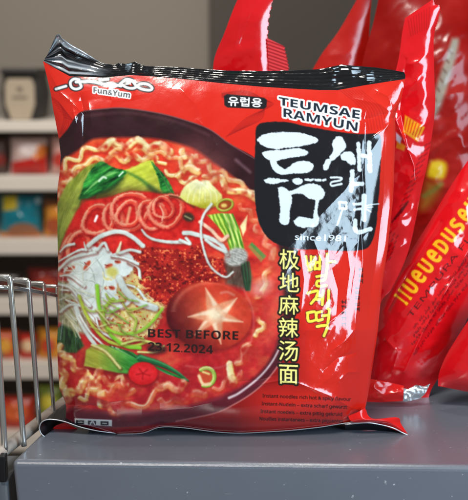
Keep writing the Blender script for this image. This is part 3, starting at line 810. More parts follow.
def paint_type(A):
    BLK = (19, 20, 26)
    # black panel behind the brush title
    A.poly([(255.5, 134), (257, 126), (264, 122.5), (285, 122), (310, 127), (336, 131.5), (360, 134), (376, 133.5), (381, 138), (381, 155), (379.5, 185), (378, 205), (375.5, 230), (370, 245), (362, 250), (340, 251), (318, 249.5), (298, 249), (283, 246), (272, 241), (263, 231), (257.5, 217), (254.5, 190)], BLK, soft=.6, curve=True, rough=.5)
    WB = (216, 226, 230)
    a = lambda pts: C(240, 120, 5.85, pts); b = lambda pts: C(240, 180, 5.85, pts); c = lambda pts: C(310, 120, 5.85, pts); d = lambda pts: C(310, 180, 5.85, pts)
    br = dict(soft=.5, curve=True, rough=.8, rs=1.8)
    A.poly(a([(98, 112), (130, 88), (180, 75), (250, 70), (330, 72), (400, 85), (452, 108), (452, 128), (420, 140), (370, 150), (330, 158), (270, 162), (220, 170), (160, 160), (118, 140)]), WB, **br)
    A.poly(a([(128, 192), (160, 180), (250, 174), (340, 164), (398, 186), (385, 206), (340, 215), (290, 222), (240, 232), (214, 242), (226, 262), (260, 286), (285, 276), (310, 255), (350, 240), (402, 243), (430, 266), (420, 296), (380, 310), (320, 312), (250, 320), (208, 306), (184, 275), (174, 240), (145, 220)]), WB, **br)
    A.poly(a([(138, 350), (180, 338), (250, 346), (282, 350), (282, 358), (240, 366), (190, 376), (150, 366)]), WB, **br)
    A.poly(a([(300, 348), (330, 340), (362, 346), (364, 366), (340, 380), (312, 366)]), WB, **br)
    for q in ([(384, 348), (400, 350)], [(412, 352), (426, 348)], [(440, 350), (470, 352)], [(486, 352), (500, 350)]):
        A.stroke(a(q), 2.4, WB, rough=.7)
    A.poly(b([(222, 45), (255, 40), (300, 85), (302, 130), (290, 190), (290, 240), (268, 264), (240, 256), (230, 230), (236, 170), (228, 110)]), WB, **br)
    A.poly(b([(270, 72), (320, 55), (370, 28), (430, 20), (475, 38), (498, 75), (486, 105), (462, 125), (454, 180), (462, 235), (450, 268), (420, 276), (400, 270), (424, 240), (432, 180), (440, 120), (400, 108), (372, 86), (330, 80), (290, 88)]), WB, **br)
    A.poly(b([(310, 240), (345, 214), (400, 222), (440, 230), (450, 262), (400, 278), (340, 274)]), WB, **br)
    A.poly(c([(150, 98), (182, 95), (206, 130), (210, 160), (190, 186), (165, 212), (128, 238), (114, 216), (136, 180), (130, 138)]), WB, **br)
    A.poly(c([(95, 230), (120, 226), (121, 250), (100, 292), (80, 290), (78, 264)]), WB, **br)
    A.poly(c([(196, 186), (240, 184), (262, 215), (266, 256), (235, 262), (212, 240), (186, 232), (178, 206)]), WB, **br)
    A.stroke(c([(284, 140), (290, 290)]), 4.2, WB, rough=1); A.stroke(c([(346, 132), (350, 296)]), 4.6, WB, rough=1); A.stroke(c([(290, 205), (348, 215)]), 4, WB, rough=.8)
    A.stroke(c([(122, 336), (180, 338), (178, 352), (126, 364), (128, 384), (184, 374)]), 2.2, WB, rough=.4)
    A.stroke(c([(248, 300), (244, 360), (240, 414)]), 4.6, WB, rough=.8); A.stroke(c([(248, 372), (306, 374)]), 4.4, WB, rough=.8)
    A.stroke(d([(172, 130), (214, 132), (212, 168), (174, 166), (172, 130)]), 2.6, WB, rough=.5, curve=False); A.stroke(d([(190, 170), (176, 215), (158, 266)]), 2.0, WB, rough=.4)
    A.stroke(d([(316, 92), (314, 160), (316, 232)]), 5.0, WB, rough=.8); A.stroke(d([(256, 140), (316, 140)]), 3, WB, rough=.6); A.stroke(d([(260, 174), (316, 164)]), 2.8, WB, rough=.6)
    for q in ([(330, 150), (370, 142), (402, 140)], [(330, 160), (366, 158)], [(330, 170), (356, 186)]):
        A.stroke(d(q), 1.3, WB, rough=.4)
    A.stroke(d([(264, 238), (266, 290), (290, 306), (352, 286)]), 4.6, WB, rough=.8)
    A.text("since1981", [(295, 233), (346, 235.5), (345.5, 241.5), (295, 240)], (214, 222, 226), bold=.08)
    # roman title
    wh, dk = (240, 240, 240), (24, 36, 48)
    A.text(sans("TEUMSAE"), [(279, 96.8), (360, 110.4), (359.4, 119), (279, 104.8)], dk, wh, 1.9)
    A.text(sans("RAMYUN"), [(283.5, 108), (358, 122.4), (357, 131.4), (283.5, 116.8)], dk, wh, 1.9)
    A.text(sans("TEUMSAE"), [(279, 96.8), (360, 110.4), (359.4, 119), (279, 104.8)], dk, None)
    # badge
    A.poly([(224, 96), (227, 94), (264, 97.6), (267, 100), (266.4, 106.6), (263.6, 109), (227.4, 107.4), (224.4, 105)], BLK, soft=.5, curve=False)
    A.text("유럽용", [(228.3, 96.2), (262.3, 98.4), (261.6, 107.2), (228, 105.6)], (244, 244, 244), bold=.28)
    # maker's squiggle and words
    bk = (30, 30, 34)
    sq = [[(79, 79.5), (74, 79), (70.5, 82), (71.5, 87), (76, 89), (81, 87), (80, 83)], [(76, 82), (90, 81.5), (104, 84), (114, 84.5), (121, 86)], [(120, 84), (126, 79.5), (132, 80.5), (136, 85.5), (142, 89), (150, 90), (152, 87.5), (147, 84), (140, 84), (134, 88), (127, 87.5), (121, 84)], [(56, 89), (66, 86)], [(100, 80), (108, 79)]]
    A.poly(A.ell(76, 83.5, 5, 4), (150, 20, 18), soft=.6)
    for q in sq: A.stroke(q, 5.0, (30, 28, 32), soft=.4)
    for q in sq: A.stroke(q, 2.8, (236, 236, 236), soft=.4)
    A.poly(A.ell(127.5, 83.4, 2.6, 1.8), (40, 44, 40)); A.poly(A.ell(128, 82.8, 1.7, 1.0), (110, 190, 60))
    A.text(sans("Fun&Yum"), [(93.5, 87), (130.5, 92.3), (129.6, 98), (93.5, 92.6)], (70, 70, 74), (242, 242, 242), 1.3)
    # vertical Chinese
    for ch, q in zip("极地麻辣汤面", ((279.5, 249, 299, 269), (279.5, 272.5, 299, 291.5), (279, 295, 298.5, 314), (279, 317.5, 298, 337), (278.8, 340.5, 297.8, 360.5), (279.2, 364.6, 297.8, 383.6))):
        x0, y0, x1, y1 = q
        A.text(ch, [(x0, y0), (x1, y0 + .8), (x1, y1 + .8), (x0, y1)], (248, 238, 136), (30, 24, 18), 1.9, bold=.18)
    hand = lambda pts: C(300, 230, 4.68, pts)
    HW = ([(28, 124), (34, 160), (48, 188)], [(52, 124), (52, 184)], [(34, 158), (52, 156)], [(40, 187), (54, 184)], [(68, 126), (70, 182)], [(94, 122), (92, 182)], [(70, 154), (93, 150)], [(70, 182), (92, 180)], [(128, 112), (127, 160), (123, 208)], [(128, 152), (152, 148), (166, 150)],
          [(78, 218), (118, 214), (112, 234), (82, 240), (82, 262), (122, 260)],
          [(36, 296), (64, 288), (84, 288), (74, 318), (52, 344)], [(82, 308), (106, 304)], [(80, 326), (106, 322)], [(108, 284), (107, 318), (104, 350)], [(134, 282), (133, 330), (129, 368)],
          [(34, 388), (68, 382)], [(37, 388), (36, 412), (44, 428), (72, 422)], [(74, 388), (102, 382)], [(76, 388), (76, 412), (84, 424), (106, 418)], [(106, 402), (134, 398)], [(137, 372), (135, 404), (130, 436)],
          [(80, 452), (104, 448), (128, 448), (122, 472), (112, 496)])
    for q in HW: A.stroke(hand(q), 4.2, (70, 26, 16), soft=.4, alpha=.85)
    for q in HW: A.stroke(hand(q), 2.9, (246, 226, 74), soft=.4, rough=.35)
    # tiny marks down the fold
    rq = random.Random(4)
    for x, y0, n_ in ((361, 268, 3), (357.5, 285, 5), (344, 300, 5)):
        for k in range(n_):
            yc = y0 + k * 5.6
            for _ in range(2):
                yy = yc + rq.uniform(0, 3.6); A.stroke([(x - 2.1, yy), (x + rq.uniform(.2, 1.6), yy + .2)], .75, (46, 14, 16), soft=.35)
            A.stroke([(x + 1.7, yc), (x + 1.6, yc + 3.8)], .75, (46, 14, 16), soft=.35); A.stroke([(x - 1.6, yc + rq.uniform(0, 2)), (x - 1.4, yc + 3.6)], .7, (46, 14, 16), soft=.35)
    # small print
    ink = (64, 8, 10)
    for body, q in (("Instant noodles rich hot & spicy flavour", (262.5, 393.8, 351, 397.5, 4.6)), ("Instant-Nudeln – extra scharf gewürzt", (261.6, 401.7, 347, 405.3, 4.6)),
                    ("Instant noedels – extra pittig gekruid", (260.5, 409.4, 342, 412.6, 4.6)), ("Nouilles instantanées – extra piquantes", (259.7, 416.8, 343, 419.4, 4.6))):
        x0, y0, x1, y1, h = q
        A.text(sans(body, False), [(x0, y0), (x1, y1), (x1, y1 + h), (x0, y0 + h)], ink, bold=.14)
    A.text(sans("BEST BEFORE"), [(148, 328.8), (238.5, 331.2), (238.3, 340), (148, 337.4)], (36, 16, 18))
    A.text(sans("23.12.2024"), [(148, 342), (213, 345.2), (213, 354), (148, 350.6)], (36, 16, 18))
    # white strip of symbols
    A.poly([(74.6, 418.3), (112, 420), (112, 426.4), (74.8, 424.4)], (238, 238, 236), soft=.4)
    for x in (80, 92, 104.5):
        y = 421.6 + (x - 76) * .045
        A.poly([(x - 4, y - 1.6), (x + 4, y - 1.3), (x + 4, y + 2.6), (x - 4, y + 2.4)], (26, 26, 28), soft=.3)
        A.stroke([(x - 2, y + .5), (x + 2, y + .7)], 1, (230, 230, 230), soft=.3)
    A.stroke([(90, 425), (92.5, 420.4), (95, 425)], 1.1, (236, 236, 236), curve=False, soft=.3)


def front_height(X, Y):
    """how far the film stands out from the seal plane, in photo pixels"""
    dl = np.maximum(X - interp(LEFT, 1, Y), 0); dr = np.maximum(interp(RIGHT, 1, Y) - X, 0)
    dt = np.maximum(Y - interp(TOP, 0, X), 0); db = np.maximum(interp(BOT, 0, X) - Y, 0)
    face = 41 - 0.0012 * np.maximum(X - 230, 0) ** 2 * .55
    side = 0.95 * dr + 2
    k = 2.2
    face = face * (1 - np.exp(-dt / 118))
    m = np.maximum(-k * np.log(np.exp(-face / k) + np.exp(-side / k)), 0)
    h = m * (1 - np.exp(-dl / 15)) * (1 - np.exp(-db / 11)) * (1 - np.exp(-dr / .9))
    inner = np.clip(np.minimum(np.minimum(dl, dr), np.minimum(dt, db)) / 10, 0, 1)

    def crease(pts, amp, wd):
        d, t, s = seg_dist(X, Y, pts)
        fade = np.clip(np.minimum(t, 1 - t) * 5, 0, 1)
        return amp * np.exp(-d / wd) * fade
    # tension fold running from the upper right corner down to the left, and what it turns
    d, t, sd = seg_dist(X, Y, [(397, 112), (372, 150), (345, 190), (292, 244), (272, 262)])
    low = np.where(sd < 0, d, 0)
    fall = np.clip((330 - Y) / 90, 0, 1) * np.clip((X - 262) / 30, 0, 1)
    h = h - 0.17 * np.minimum(low, 46) * fall * inner
    cr = 0
    for pts, a, wd in (([(46, 66), (60, 92), (78, 108), (86, 118)], 1.4, 4), ([(80, 92), (84, 114), (83, 150)], -3.0, 4), ([(72, 104), (76, 124), (72, 150)], 1.6, 4), ([(88, 100), (92, 126), (86, 142)], 1.6, 5), ([(59, 138), (68, 130), (80, 112)], 1.3, 3), ([(63, 150), (70, 138), (78, 120)], -1.4, 3.5),
                       ([(364, 126), (361, 156), (363.5, 190), (361, 226), (363, 262), (358, 300), (355, 330), (359, 380)], 1.1, 2.4), ([(396, 116), (386, 128), (366, 142)], 1.2, 3), ([(396, 116), (380, 104), (352, 98)], 1.1, 4), ([(396, 117), (388, 96), (372, 88)], 1.1, 4), ([(392, 112), (370, 118), (348, 122)], -1, 4),
                       ([(240, 391), (262, 384), (282, 380), (300, 384), (330, 396), (352, 408), (366, 412)], 1.8, 4), ([(236, 382), (258, 380), (280, 374)], -1.2, 3),
                       ([(330, 352), (346, 340), (358, 326)], 1.3, 3), ([(322, 372), (338, 358), (358, 352)], -1.2, 3), ([(336, 384), (348, 372), (360, 372)], 1.2, 3), ([(318, 340), (330, 322), (352, 304)], 1.1, 3.5),
                       ([(300, 250), (304, 280), (300, 320)], 1.2, 4), ([(330, 262), (338, 290), (336, 320)], -1.2, 4), ([(346, 240), (350, 270), (346, 300)], 1.1, 3.5), ([(312, 236), (322, 262), (318, 300)], 1.0, 4),
                       ([(62, 398), (84, 394), (110, 402), (140, 398)], 1.2, 4), ([(68, 410), (90, 405), (120, 412)], -1, 4), ([(150, 412), (190, 408), (226, 398)], 1, 5),
                       ([(196, 118), (212, 134), (218, 150)], 1.0, 5), ([(176, 84), (196, 104), (206, 128)], .9, 7), ([(130, 80), (134, 100)], .8, 5), ([(108, 82), (112, 100), (106, 118)], .8, 5), ([(232, 150), (242, 182), (240, 226)], .6, 9)):
        cr = cr + crease(pts, a, wd)
    h = h + cr * inner
    # crinkles: strongest in the strip along the right fold
    dstrip, _, _ = seg_dist(X, Y, [(378, 142), (362, 200), (330, 262), (322, 330), (346, 392)])
    dstrip2, _, _ = seg_dist(X, Y, [(292, 246), (296, 330), (330, 390)])
    strip = np.exp(-(dstrip / 26) ** 2) + .5 * np.exp(-(dstrip2 / 24) ** 2)
    rid = 1 - 2 * np.abs(fbm(X / 22 + Y / 50, Y / 34, 101, 3))
    h = h + inner * (strip * (.7 * rid + .16 * fbm(X / 5, Y / 6, 105, 3)) * np.where(dr < 30, .12, 1))
    h = h + inner * (.9 * fbm(X / 46, Y / 46, 111, 3) + .10 * fbm(X / 9, Y / 9, 115, 2))
    # small bumps of the lumpy contents
    return h


pack = empty("noodle_pack", (0, 0, 0), "red instant noodle pack with soup bowl picture and black brush-lettered panel, standing at front", "noodle pack")
paint_food(art); paint_type(art)
GX, GY = coons(TOP, BOT, LEFT, RIGHT, 760, 800)
front = grid_mesh("front_panel", GX, GY, front_height(GX, GY) * K, 0.0, LEAN, art.sample(GX, GY))
link("front_panel", front, M_FILM, pack)

# back of the pouch, plain red
BX, BY = coons(TOP, BOT, LEFT, RIGHT, 90, 90)
u = np.linspace(0, 1, 90)
HB = -30 * np.minimum(1, np.sin(np.pi * u) * 1.6)[None, :] * np.minimum(1, np.sin(np.pi * u) * 1.8)[:, None]
link("back_panel", grid_mesh("back_panel", BX, BY, HB * K, 0.0, LEAN, np.ones((90, 90, 4)) * (*RED, 255), flip=True), M_FILM, pack)

# crimped black seal across the top, its left corner turned over to show foil
STOP = [(47.5, 54.5), (52, 44), (56, 35), (59, 33.5), (62.5, 38.5), (72, 45), (83, 51), (93, 57.5), (102, 63), (115, 65), (119, 62.5), (126, 64), (135, 61.5), (145, 66), (165, 66.5), (181, 67.3), (222, 70.3), (263, 71), (300, 70), (320, 69), (342, 64.5), (358, 66), (376, 67.3), (390, 69.5), (404, 72)]
SL = [(47.5, 54.5), (43, 61)]; SR = [(404, 72), (405.5, 75), (405, 79)]
SX, SY = coons(STOP, TOP, SL, SR, 700, 60)
v = np.linspace(0, 1, 60)[:, None]; ucol = SX
fold = np.exp(-((SX - 60) / 26) ** 2)
hs = np.sin(v * np.pi * 2 * 5.5 + .6 * fbm(SX / 30, SY / 30, 127, 2)) * (0.2 + .95 * fold) * (1 + .5 * fbm(SX / 14, SY / 3, 128, 2)) + fold * (14 * (1 - v) ** 1.3) + 1.0 * fbm(SX / 16, SY / 9, 121, 3)
for px, py, a, wd in ((122, 67, 3, 9), (133, 66, -1.6, 6), (142, 69, 2.4, 7), (332, 71, 2.4, 7), (350, 72, 2.4, 8), (338, 80, -1.6, 6), (366, 78, 2, 6), (104, 66, 3, 9)):
    hs = hs + a * np.exp(-((SX - px) ** 2 + (SY - py) ** 2) / wd ** 2)
hs = hs * np.clip((1 - v) * 6, 0, 1)
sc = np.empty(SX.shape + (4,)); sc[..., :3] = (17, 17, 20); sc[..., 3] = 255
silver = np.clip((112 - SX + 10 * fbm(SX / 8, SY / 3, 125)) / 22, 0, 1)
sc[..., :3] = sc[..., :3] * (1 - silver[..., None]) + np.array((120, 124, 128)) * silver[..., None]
painted_glint = np.clip(.9 + 2.8 * fbm(SX / 46 + 3 * v, v * 11 + SX / 60, 126, 3), 0, 1) * silver  # silver foil with lamp glints along the crimps painted into its colour
sc[..., :3] = np.array((20, 21, 24)) * (1 - painted_glint[..., None]) + np.array((206, 210, 214)) * painted_glint[..., None]
sc[..., 3] = 255 * (1 - .35 * painted_glint)
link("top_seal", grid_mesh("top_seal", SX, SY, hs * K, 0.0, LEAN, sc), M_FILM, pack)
link("top_seal_back", grid_mesh("top_seal_back", SX[:, ::4], SY[:, ::4], hs[:, ::4] * K - 0.0003, 0.0, LEAN, sc[:, ::4] * 0 + (160, 165, 170, 120), flip=True), M_FILM, pack)

# lower seal: foot of the pouch folded forward onto the counter, curled at its left end, a wing at its right
FE = np.array(BOT[1:-1])


def sheet(name, rows, material, parent, sub=10):
    """loft through rows of 3-D points"""
    rr = np.array([[tuple(p) for p in r] for r in rows])
    a = np.stack([spline(r, sub) for r in rr]); b = np.stack([spline(a[:, i], 6) for i in range(a.shape[1])], 1)
    bm = bmesh.new()
    V = [[bm.verts.new(p) for p in r] for r in b]
    for i in range(len(V) - 1):
        for j in range(len(V[0]) - 1):
            bm.faces.new((V[i][j], V[i + 1][j], V[i + 1][j + 1], V[i][j + 1]))
    me = bpy.data.meshes.new(name); bm.to_mesh(me); bm.free()
    return link(name, me, material, parent), b


xs = [86, 100, 117, 142, 160, 183, 214, 240, 270, 292, 320, 345, 366]
ys = interp(BOT[:-1], 0, np.array(xs))
r0 = [P(x, y, -0.0005) for x, y in zip(xs, ys)]
r1 = [p + Vector((0, 0.004, -0.0012)) for p in r0]
r2 = [Vector((p.x, 0.012, 0.0006)) for p in r0]
fs, _ = sheet("bottom_seal", [r0, r1, r2], M_DARK, pack)
# left curl
curl = []
for px, py, dep in ((118, 433.6, 0.0), (98, 431, -.002), (80, 427, -.003), (64, 421.5, -.003), (50, 419.4, -.003), (42, 422, -.003), (39.5, 428, -.003), (41.5, 434, -.003), (47, 437.2, -.002), (60, 437.6, .002)):
    curl.append(P(px, py, dep))
back = [p + Vector((0.006, 0.024, 0.0)) for p in curl]
mid = [p + Vector((0.003, 0.012, 0.0004)) for p in curl]
cs_, bb = sheet("curled_seal_end", [curl, mid, back], M_DARK, pack)
tube("seal_edge", [Vector(p) for p in bb[0]], 0.00022, M_FOIL_EDGE, cs_, 6)
inn = [[P(66, 422.5, .006), P(60, 424, .006), P(54, 427, .006), P(52, 432, .006)], [P(76, 428, .006), P(70, 431, .006), P(64, 434, .006), P(58, 437.5, .006)], [P(90, 433, .008), P(80, 435.5, .008), P(70, 436.5, .008), P(60, 438, .008)]]
sheet("folded_flap", inn, M_REDFILM, pack)
tube("seal_edge", [Vector(p) for p in spline([(p + Vector((0, -.0003, 0)))[:] for p in r0[2:]], 8)], 0.00022, M_FOIL_EDGE, fs, 6)
# right wing
wing = [[P(348, 416, -.003), P(358, 412, -.004), P(365, 408, -.003)],
        [P(352, 421.5, -.004), P(364, 419, -.005), P(372, 418.4, -.002)],
        [P(366, 423, -.002), P(380, 420.5, -.004), P(397, 417.5, 0.0)],
        [P(380, 425, 0), P(392, 424, -.002), P(401, 424, 0.001)],
        [P(403, 433, 0), P(406, 433, 0), P(408, 434.5, 0.0)]]
w_, wb = sheet("seal_wing", wing, M_REDFILM, pack)
tube("seal_edge", [Vector(p) for p in spline([P(345, 424.5, -.002)[:], P(366, 422.8, -.0025)[:], P(380, 424.6, -.002)[:], P(393, 428, -.002)[:], P(402, 432.5, -.001)[:], P(408, 435.4, -.001)[:]], 8)], 0.00026, M_FOIL_EDGE, w_, 6)
sheet("wing_underside", [[P(345, 425.2, 0), P(366, 423.4, 0), P(380, 425.2, 0), P(393, 428.4, 0), P(408, 435.6, 0)], [P(345, 430, .004), P(366, 430, .004), P(380, 431, .004), P(393, 432.5, .004), P(407, 436, .004)]], M_DARK, pack)


# ================================================================ OTHER RED PACKS BEHIND
def pouch(name, top, bottom, left, right, depth, thick, label, art_fn, lean=0.0, nu=140, nv=220, wr=1.0, seed=1, seal=None, material=None, base=(205, 20, 22), S=1.6, h_extra=None, edge=14, teeth=()):
    t = empty(name, (0, 0, 0), label, "noodle pack", "red noodle packs standing on the counter")
    left, right = spline(left, 8), spline(right, 8)
    X, Y = coons(top, bottom, left, right, nu, nv)
    wid = np.hypot(X[:, -1] - X[:, 0], Y[:, -1] - Y[:, 0])[:, None]
    for y0, y1, pitch, amp in teeth:
        yy = Y[:, -1]
        X[:, -1] += np.where((yy > y0) & (yy < y1), amp * (2 * np.abs((yy / pitch) % 1 - .5) * 2 - 1), 0)
    u = np.linspace(0, 1, nu)[None, :]; v = np.linspace(0, 1, nv)[:, None]
    prof = (1 - np.exp(-u * wid / edge)) * (1 - np.exp(-(1 - u) * wid / edge)) * (1 - np.exp(-v * 7)) * (1 - np.exp(-(1 - v) * 9))
    inner = np.clip(prof * 1.3, 0, 1)
    H = thick * prof + wr * inner * (2.2 * (1 - 2 * np.abs(fbm(X / 34 + Y / 60, Y / 40, seed, 3))) + .8 * fbm(X / 14, Y / 14, seed + 7, 3))
    if h_extra is not None: H = H + h_extra(X, Y) * inner
    sc_ = K * (depth - CAM.y) / 0.4
    A = Art(X.min() - 2, Y.min() - 2, X.max() + 2, Y.max() + 2, S, base)
    art_fn(A)
    o = link("front_panel", grid_mesh("front_panel", X, Y, H * sc_, depth, lean, A.sample(X, Y)), material or M_FILM_SOFT, t)
    Hb = -thick * .8 * prof
    link("back_panel", grid_mesh("back_panel", X[::4, ::4], Y[::4, ::4], Hb[::4, ::4] * sc_, depth, lean, np.ones(X[::4, ::4].shape + (4,)) * (*base, 255), flip=True), M_FILM_SOFT, t)
    return t


def zig(p, q, n, a):
    """a serrated cut edge"""
    p, q = np.array(p, float), np.array(q, float); d = q - p; L = np.hypot(*d); nrm = np.array((d[1], -d[0])) / L
    return [tuple(p + d * k / n + nrm * (a if k % 2 else 0)) for k in range(n + 1)]


def var(A, seed, amt=10):
    A.img[..., :3] += fbm(A.X / 30, A.Y / 30, seed)[..., None] * amt


# A: bright red pack end showing above the front pack
def artA(A): var(A, 201)
pouch("noodle_pack", [(240, -6), (275, -6)], [(213, 120), (280, 120)], [(240, -6), (233, 10), (224, 34), (215, 56), (213, 75), (213, 120)],
      [(275, -6), (273, 0), (270, 12), (268, 26), (268, 40), (272, 70), (280, 120)], 0.075, 14,
      "bright red pack with serrated fin and white glint, left of the deep red pointed one", artA, nu=110, nv=260, seed=5, base=(214, 16, 24), material=M_FILM, wr=1.3, teeth=((2, 36, 8, 1.0),), edge=24,
      h_extra=lambda X, Y: .24 * (X - 272) + 2.0 * np.exp(-seg_dist(X, Y, [(244, -4), (239, 30), (231, 64), (229, 90)])[0] / 2.4) - 2.4 * np.exp(-seg_dist(X, Y, [(256, 0), (246, 28), (240, 44)])[0] / 3))
a_pack = [o for o in bpy.data.objects if o.get("label", "").startswith("bright red pack with serrated fin")][0]
fx_, fy_ = coons([(267, 38), (284, 46)], [(269, 74), (289, 74)], [(267, 38), (269, 74)], [(284, 46), (286.5, 56), (288.5, 66), (289, 74)], 50, 70)
fx_[:, -1] += 1.0 * (2 * np.abs((fy_[:, -1] / 3.4) % 1 - .5) * 2 - 1)
link("crimped_fin", grid_mesh("crimped_fin", fx_, fy_, (.5 * np.sin((fy_ - fx_ * .35) * 2 * np.pi / 3.4) + 3) * K, 0.075, 0, np.ones(fx_.shape + (4,)) * (214, 60, 66, 255)), M_FILM, a_pack)


def artB(A): var(A, 211, 14)
pouch("noodle_pack", [(360, -6), (372, -6)], [(300, 150), (385, 150)], [(360, -6), (352, 8), (338, 32), (318, 60), (300, 100), (300, 150)],
      [(372, -6), (370, 20), (369, 60), (376, 100), (385, 150)], 0.14, 13,
      "deep red pack tapering to a point, above the front pack's seal", artB, nu=80, nv=120, seed=9, base=(176, 24, 18), edge=24)


def artD(A):
    var(A, 221, 20)
    A.poly([(452, 38), (459, 40), (455, 62), (446, 92), (436, 116), (431, 110), (438, 80)], (150, 140, 126), soft=2.4, curve=True)
    for k in range(0, 12, 2):
        A.stroke([(449 - k * 1.4, 50 + k * 4.8), (452 - k * 1.6, 53 + k * 4.8)], 1.6, (110, 80, 70), soft=1.2)
    A.poly([(431, 161), (440, 160), (447, 165), (444, 178), (434, 179), (427, 175)], (206, 172, 28), soft=2.5, curve=True)
    A.poly([(426, 181), (442, 184), (430, 206), (420, 208)], (150, 92, 34), soft=5, curve=True); A.stroke([(424, 196), (434, 190), (441, 184)], 4, (120, 110, 50), soft=2)
pouch("noodle_pack", [(380, -8), (490, -8)], [(360, 330), (500, 330)], [(380, -8), (373, 24), (364, 56), (360, 90), (360, 200), (360, 330)], [(490, -8), (500, 120), (500, 330)], 0.13, 34,
      "large deep red pack with pale printed strip, rearmost at right", artD, nu=120, nv=220, seed=13, base=(146, 20, 16), edge=24, material=M_FILM_DULL, wr=1.2, h_extra=lambda X, Y: .22 * (X - 430))


# C: bright red pack right behind the front pack, serrated crimp at its top right
def artC(A):
    var(A, 231)
    for k in range(9):
        A.stroke([(408 + k * 2.7, 20 - k * 1.6), (411 + k * 2.2, 36 - k)], .6, (150, 8, 14), alpha=.7)
    A.poly([(405, 115), (425, 127), (418, 142), (403, 132)], (238, 160, 30), soft=.8)
    for k in range(6): A.stroke([(407.5 + k * 2.9, 118 + k * 1.7), (405 + k * 2.5, 130 + k * 1.6)], .9, (206, 50, 20))
    A.poly([(397, 140), (406, 146), (404, 151), (396, 148)], (232, 130, 30), soft=.8); A.poly([(396, 132), (402, 138), (400, 144), (396, 140)], (210, 200, 220), soft=.8)
    for k in range(11):
        for j in range(2):
            A.stroke([(432 - k * 2.4 - j * 5, 141 + k * 6 + j * 3), (428.6 - k * 2.4 - j * 5, 144 + k * 6 + j * 3)], 1.0, (90, 8, 14), alpha=.6)
    for k in range(4):
        A.stroke([(392 + k * 3, 222 - k * 3), (402 + k * 2, 208 - k * 2)], 1.6, (80, 8, 14), alpha=.7)
    for k in range(3):
        for j in range(5): A.stroke([(382 + k * 3.4 + j * 1.8, 256 - j * 5.4 + k * 2), (384 + k * 3.4 + j * 1.8, 253 - j * 5.4 + k * 2)], .9, (110, 8, 14), alpha=.8)
pouch("noodle_pack", [(405, 18), (433, -1)], [(345, 425), (362, 425)], [(405, 18), (402, 34), (400, 50), (396, 70), (385, 110), (372, 180), (356, 300), (345, 425)],
      [(433, -1), (435, 4), (440, 7), (438, 20), (434, 36), (434, 70), (435, 110), (428, 160), (421.5, 190), (409, 249), (392, 288), (380, 305), (368, 360), (362, 425)], 0.034, 15,
      "bright red pack with serrated crimp and orange lettering, right behind the front pack", artC, nu=140, nv=420, seed=17, teeth=((0, 32, 2.6, .9),), base=(218, 18, 26), material=M_FILM,
      wr=2.0, h_extra=lambda X, Y: .30 * (X - 432) + 5 * np.exp(-seg_dist(X, Y, [(396, 120), (414, 165), (418, 215)])[0] / 4) - 4 * np.exp(-seg_dist(X, Y, [(406, 60), (400, 110), (408, 150)])[0] / 5))


# E: pack leaning at the right with yellow lettering running up it
def artE(A):
    var(A, 241, 8)
    e1 = np.array((72, -95)) / 119.2; e2 = np.array((-95, -72)) / 119.2
    o = np.array((408, 306))
    Q = lambda a, b: tuple(o + e1 * a + e2 * b)
    def band(a0, a1, b0, b1): return [Q(a0, b1), Q(a1, b1), Q(a1, b0), Q(a0, b0)]
    x = 0.0
    for gl, wdt in (("I", 2.2), ("I", 2.2), ("U", 8.6), ("e", 8.6), ("U", 8.6), ("e", 8.6), ("D", 8.6), ("U", 8.6), ("S", 8.6), ("e", 8.6), ("U", 8.6)):
        A.text(sans(gl), band(x, x + wdt, 1.6, 17.4), (250, 182, 34), (208, 60, 14), .7, bold=.35)
        x += wdt + 4.2
    A.text(sans("TEMPURA FLAVOUR", False), band(3 - 11, 150, -10, -4.6), (84, 14, 18))
    rq = random.Random(8)
    for r, b0 in enumerate((-18, -22.6, -27.2, -34)):
        a = -14 - r * 7
        while a < 150:
            for _ in range(rq.randint(3, 9)):
                for _ in range(2):
                    p0 = (a + rq.uniform(0, .8), b0 + rq.uniform(-1.3, .6)); A.stroke([Q(*p0), Q(p0[0] + rq.uniform(-.2, .9), p0[1] + rq.uniform(.3, 1.8))], .65, (92, 10, 18), alpha=.8, soft=.4)
                a += 1.75
            a += 2.2
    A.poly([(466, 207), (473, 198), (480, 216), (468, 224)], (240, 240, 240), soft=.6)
pouch("noodle_pack", [(478, 146), (540, 176)], [(366, 402), (428, 400)], [(478, 146), (452, 184), (428, 224), (404, 262), (386, 290), (372, 330), (366, 380), (366, 402)],
      [(540, 176), (500, 250), (466, 322), (446, 366), (432, 388), (428, 400)], 0.048, 20,
      "glossy red pack leaning diagonally with big yellow lettering along it, at right", artE, nu=240, nv=300, seed=23, base=(216, 16, 24), material=M_FILM, S=3, wr=1.1,
      h_extra=lambda X, Y: 4 * np.exp(-seg_dist(X, Y, [(404, 372), (424, 330), (452, 280), (484, 222)])[0] / 6) - 3 * np.exp(-seg_dist(X, Y, [(388, 310), (410, 270), (440, 222)])[0] / 4) + 1.6 * np.exp(-seg_dist(X, Y, [(386, 340), (398, 352), (392, 372)])[0] / 3))
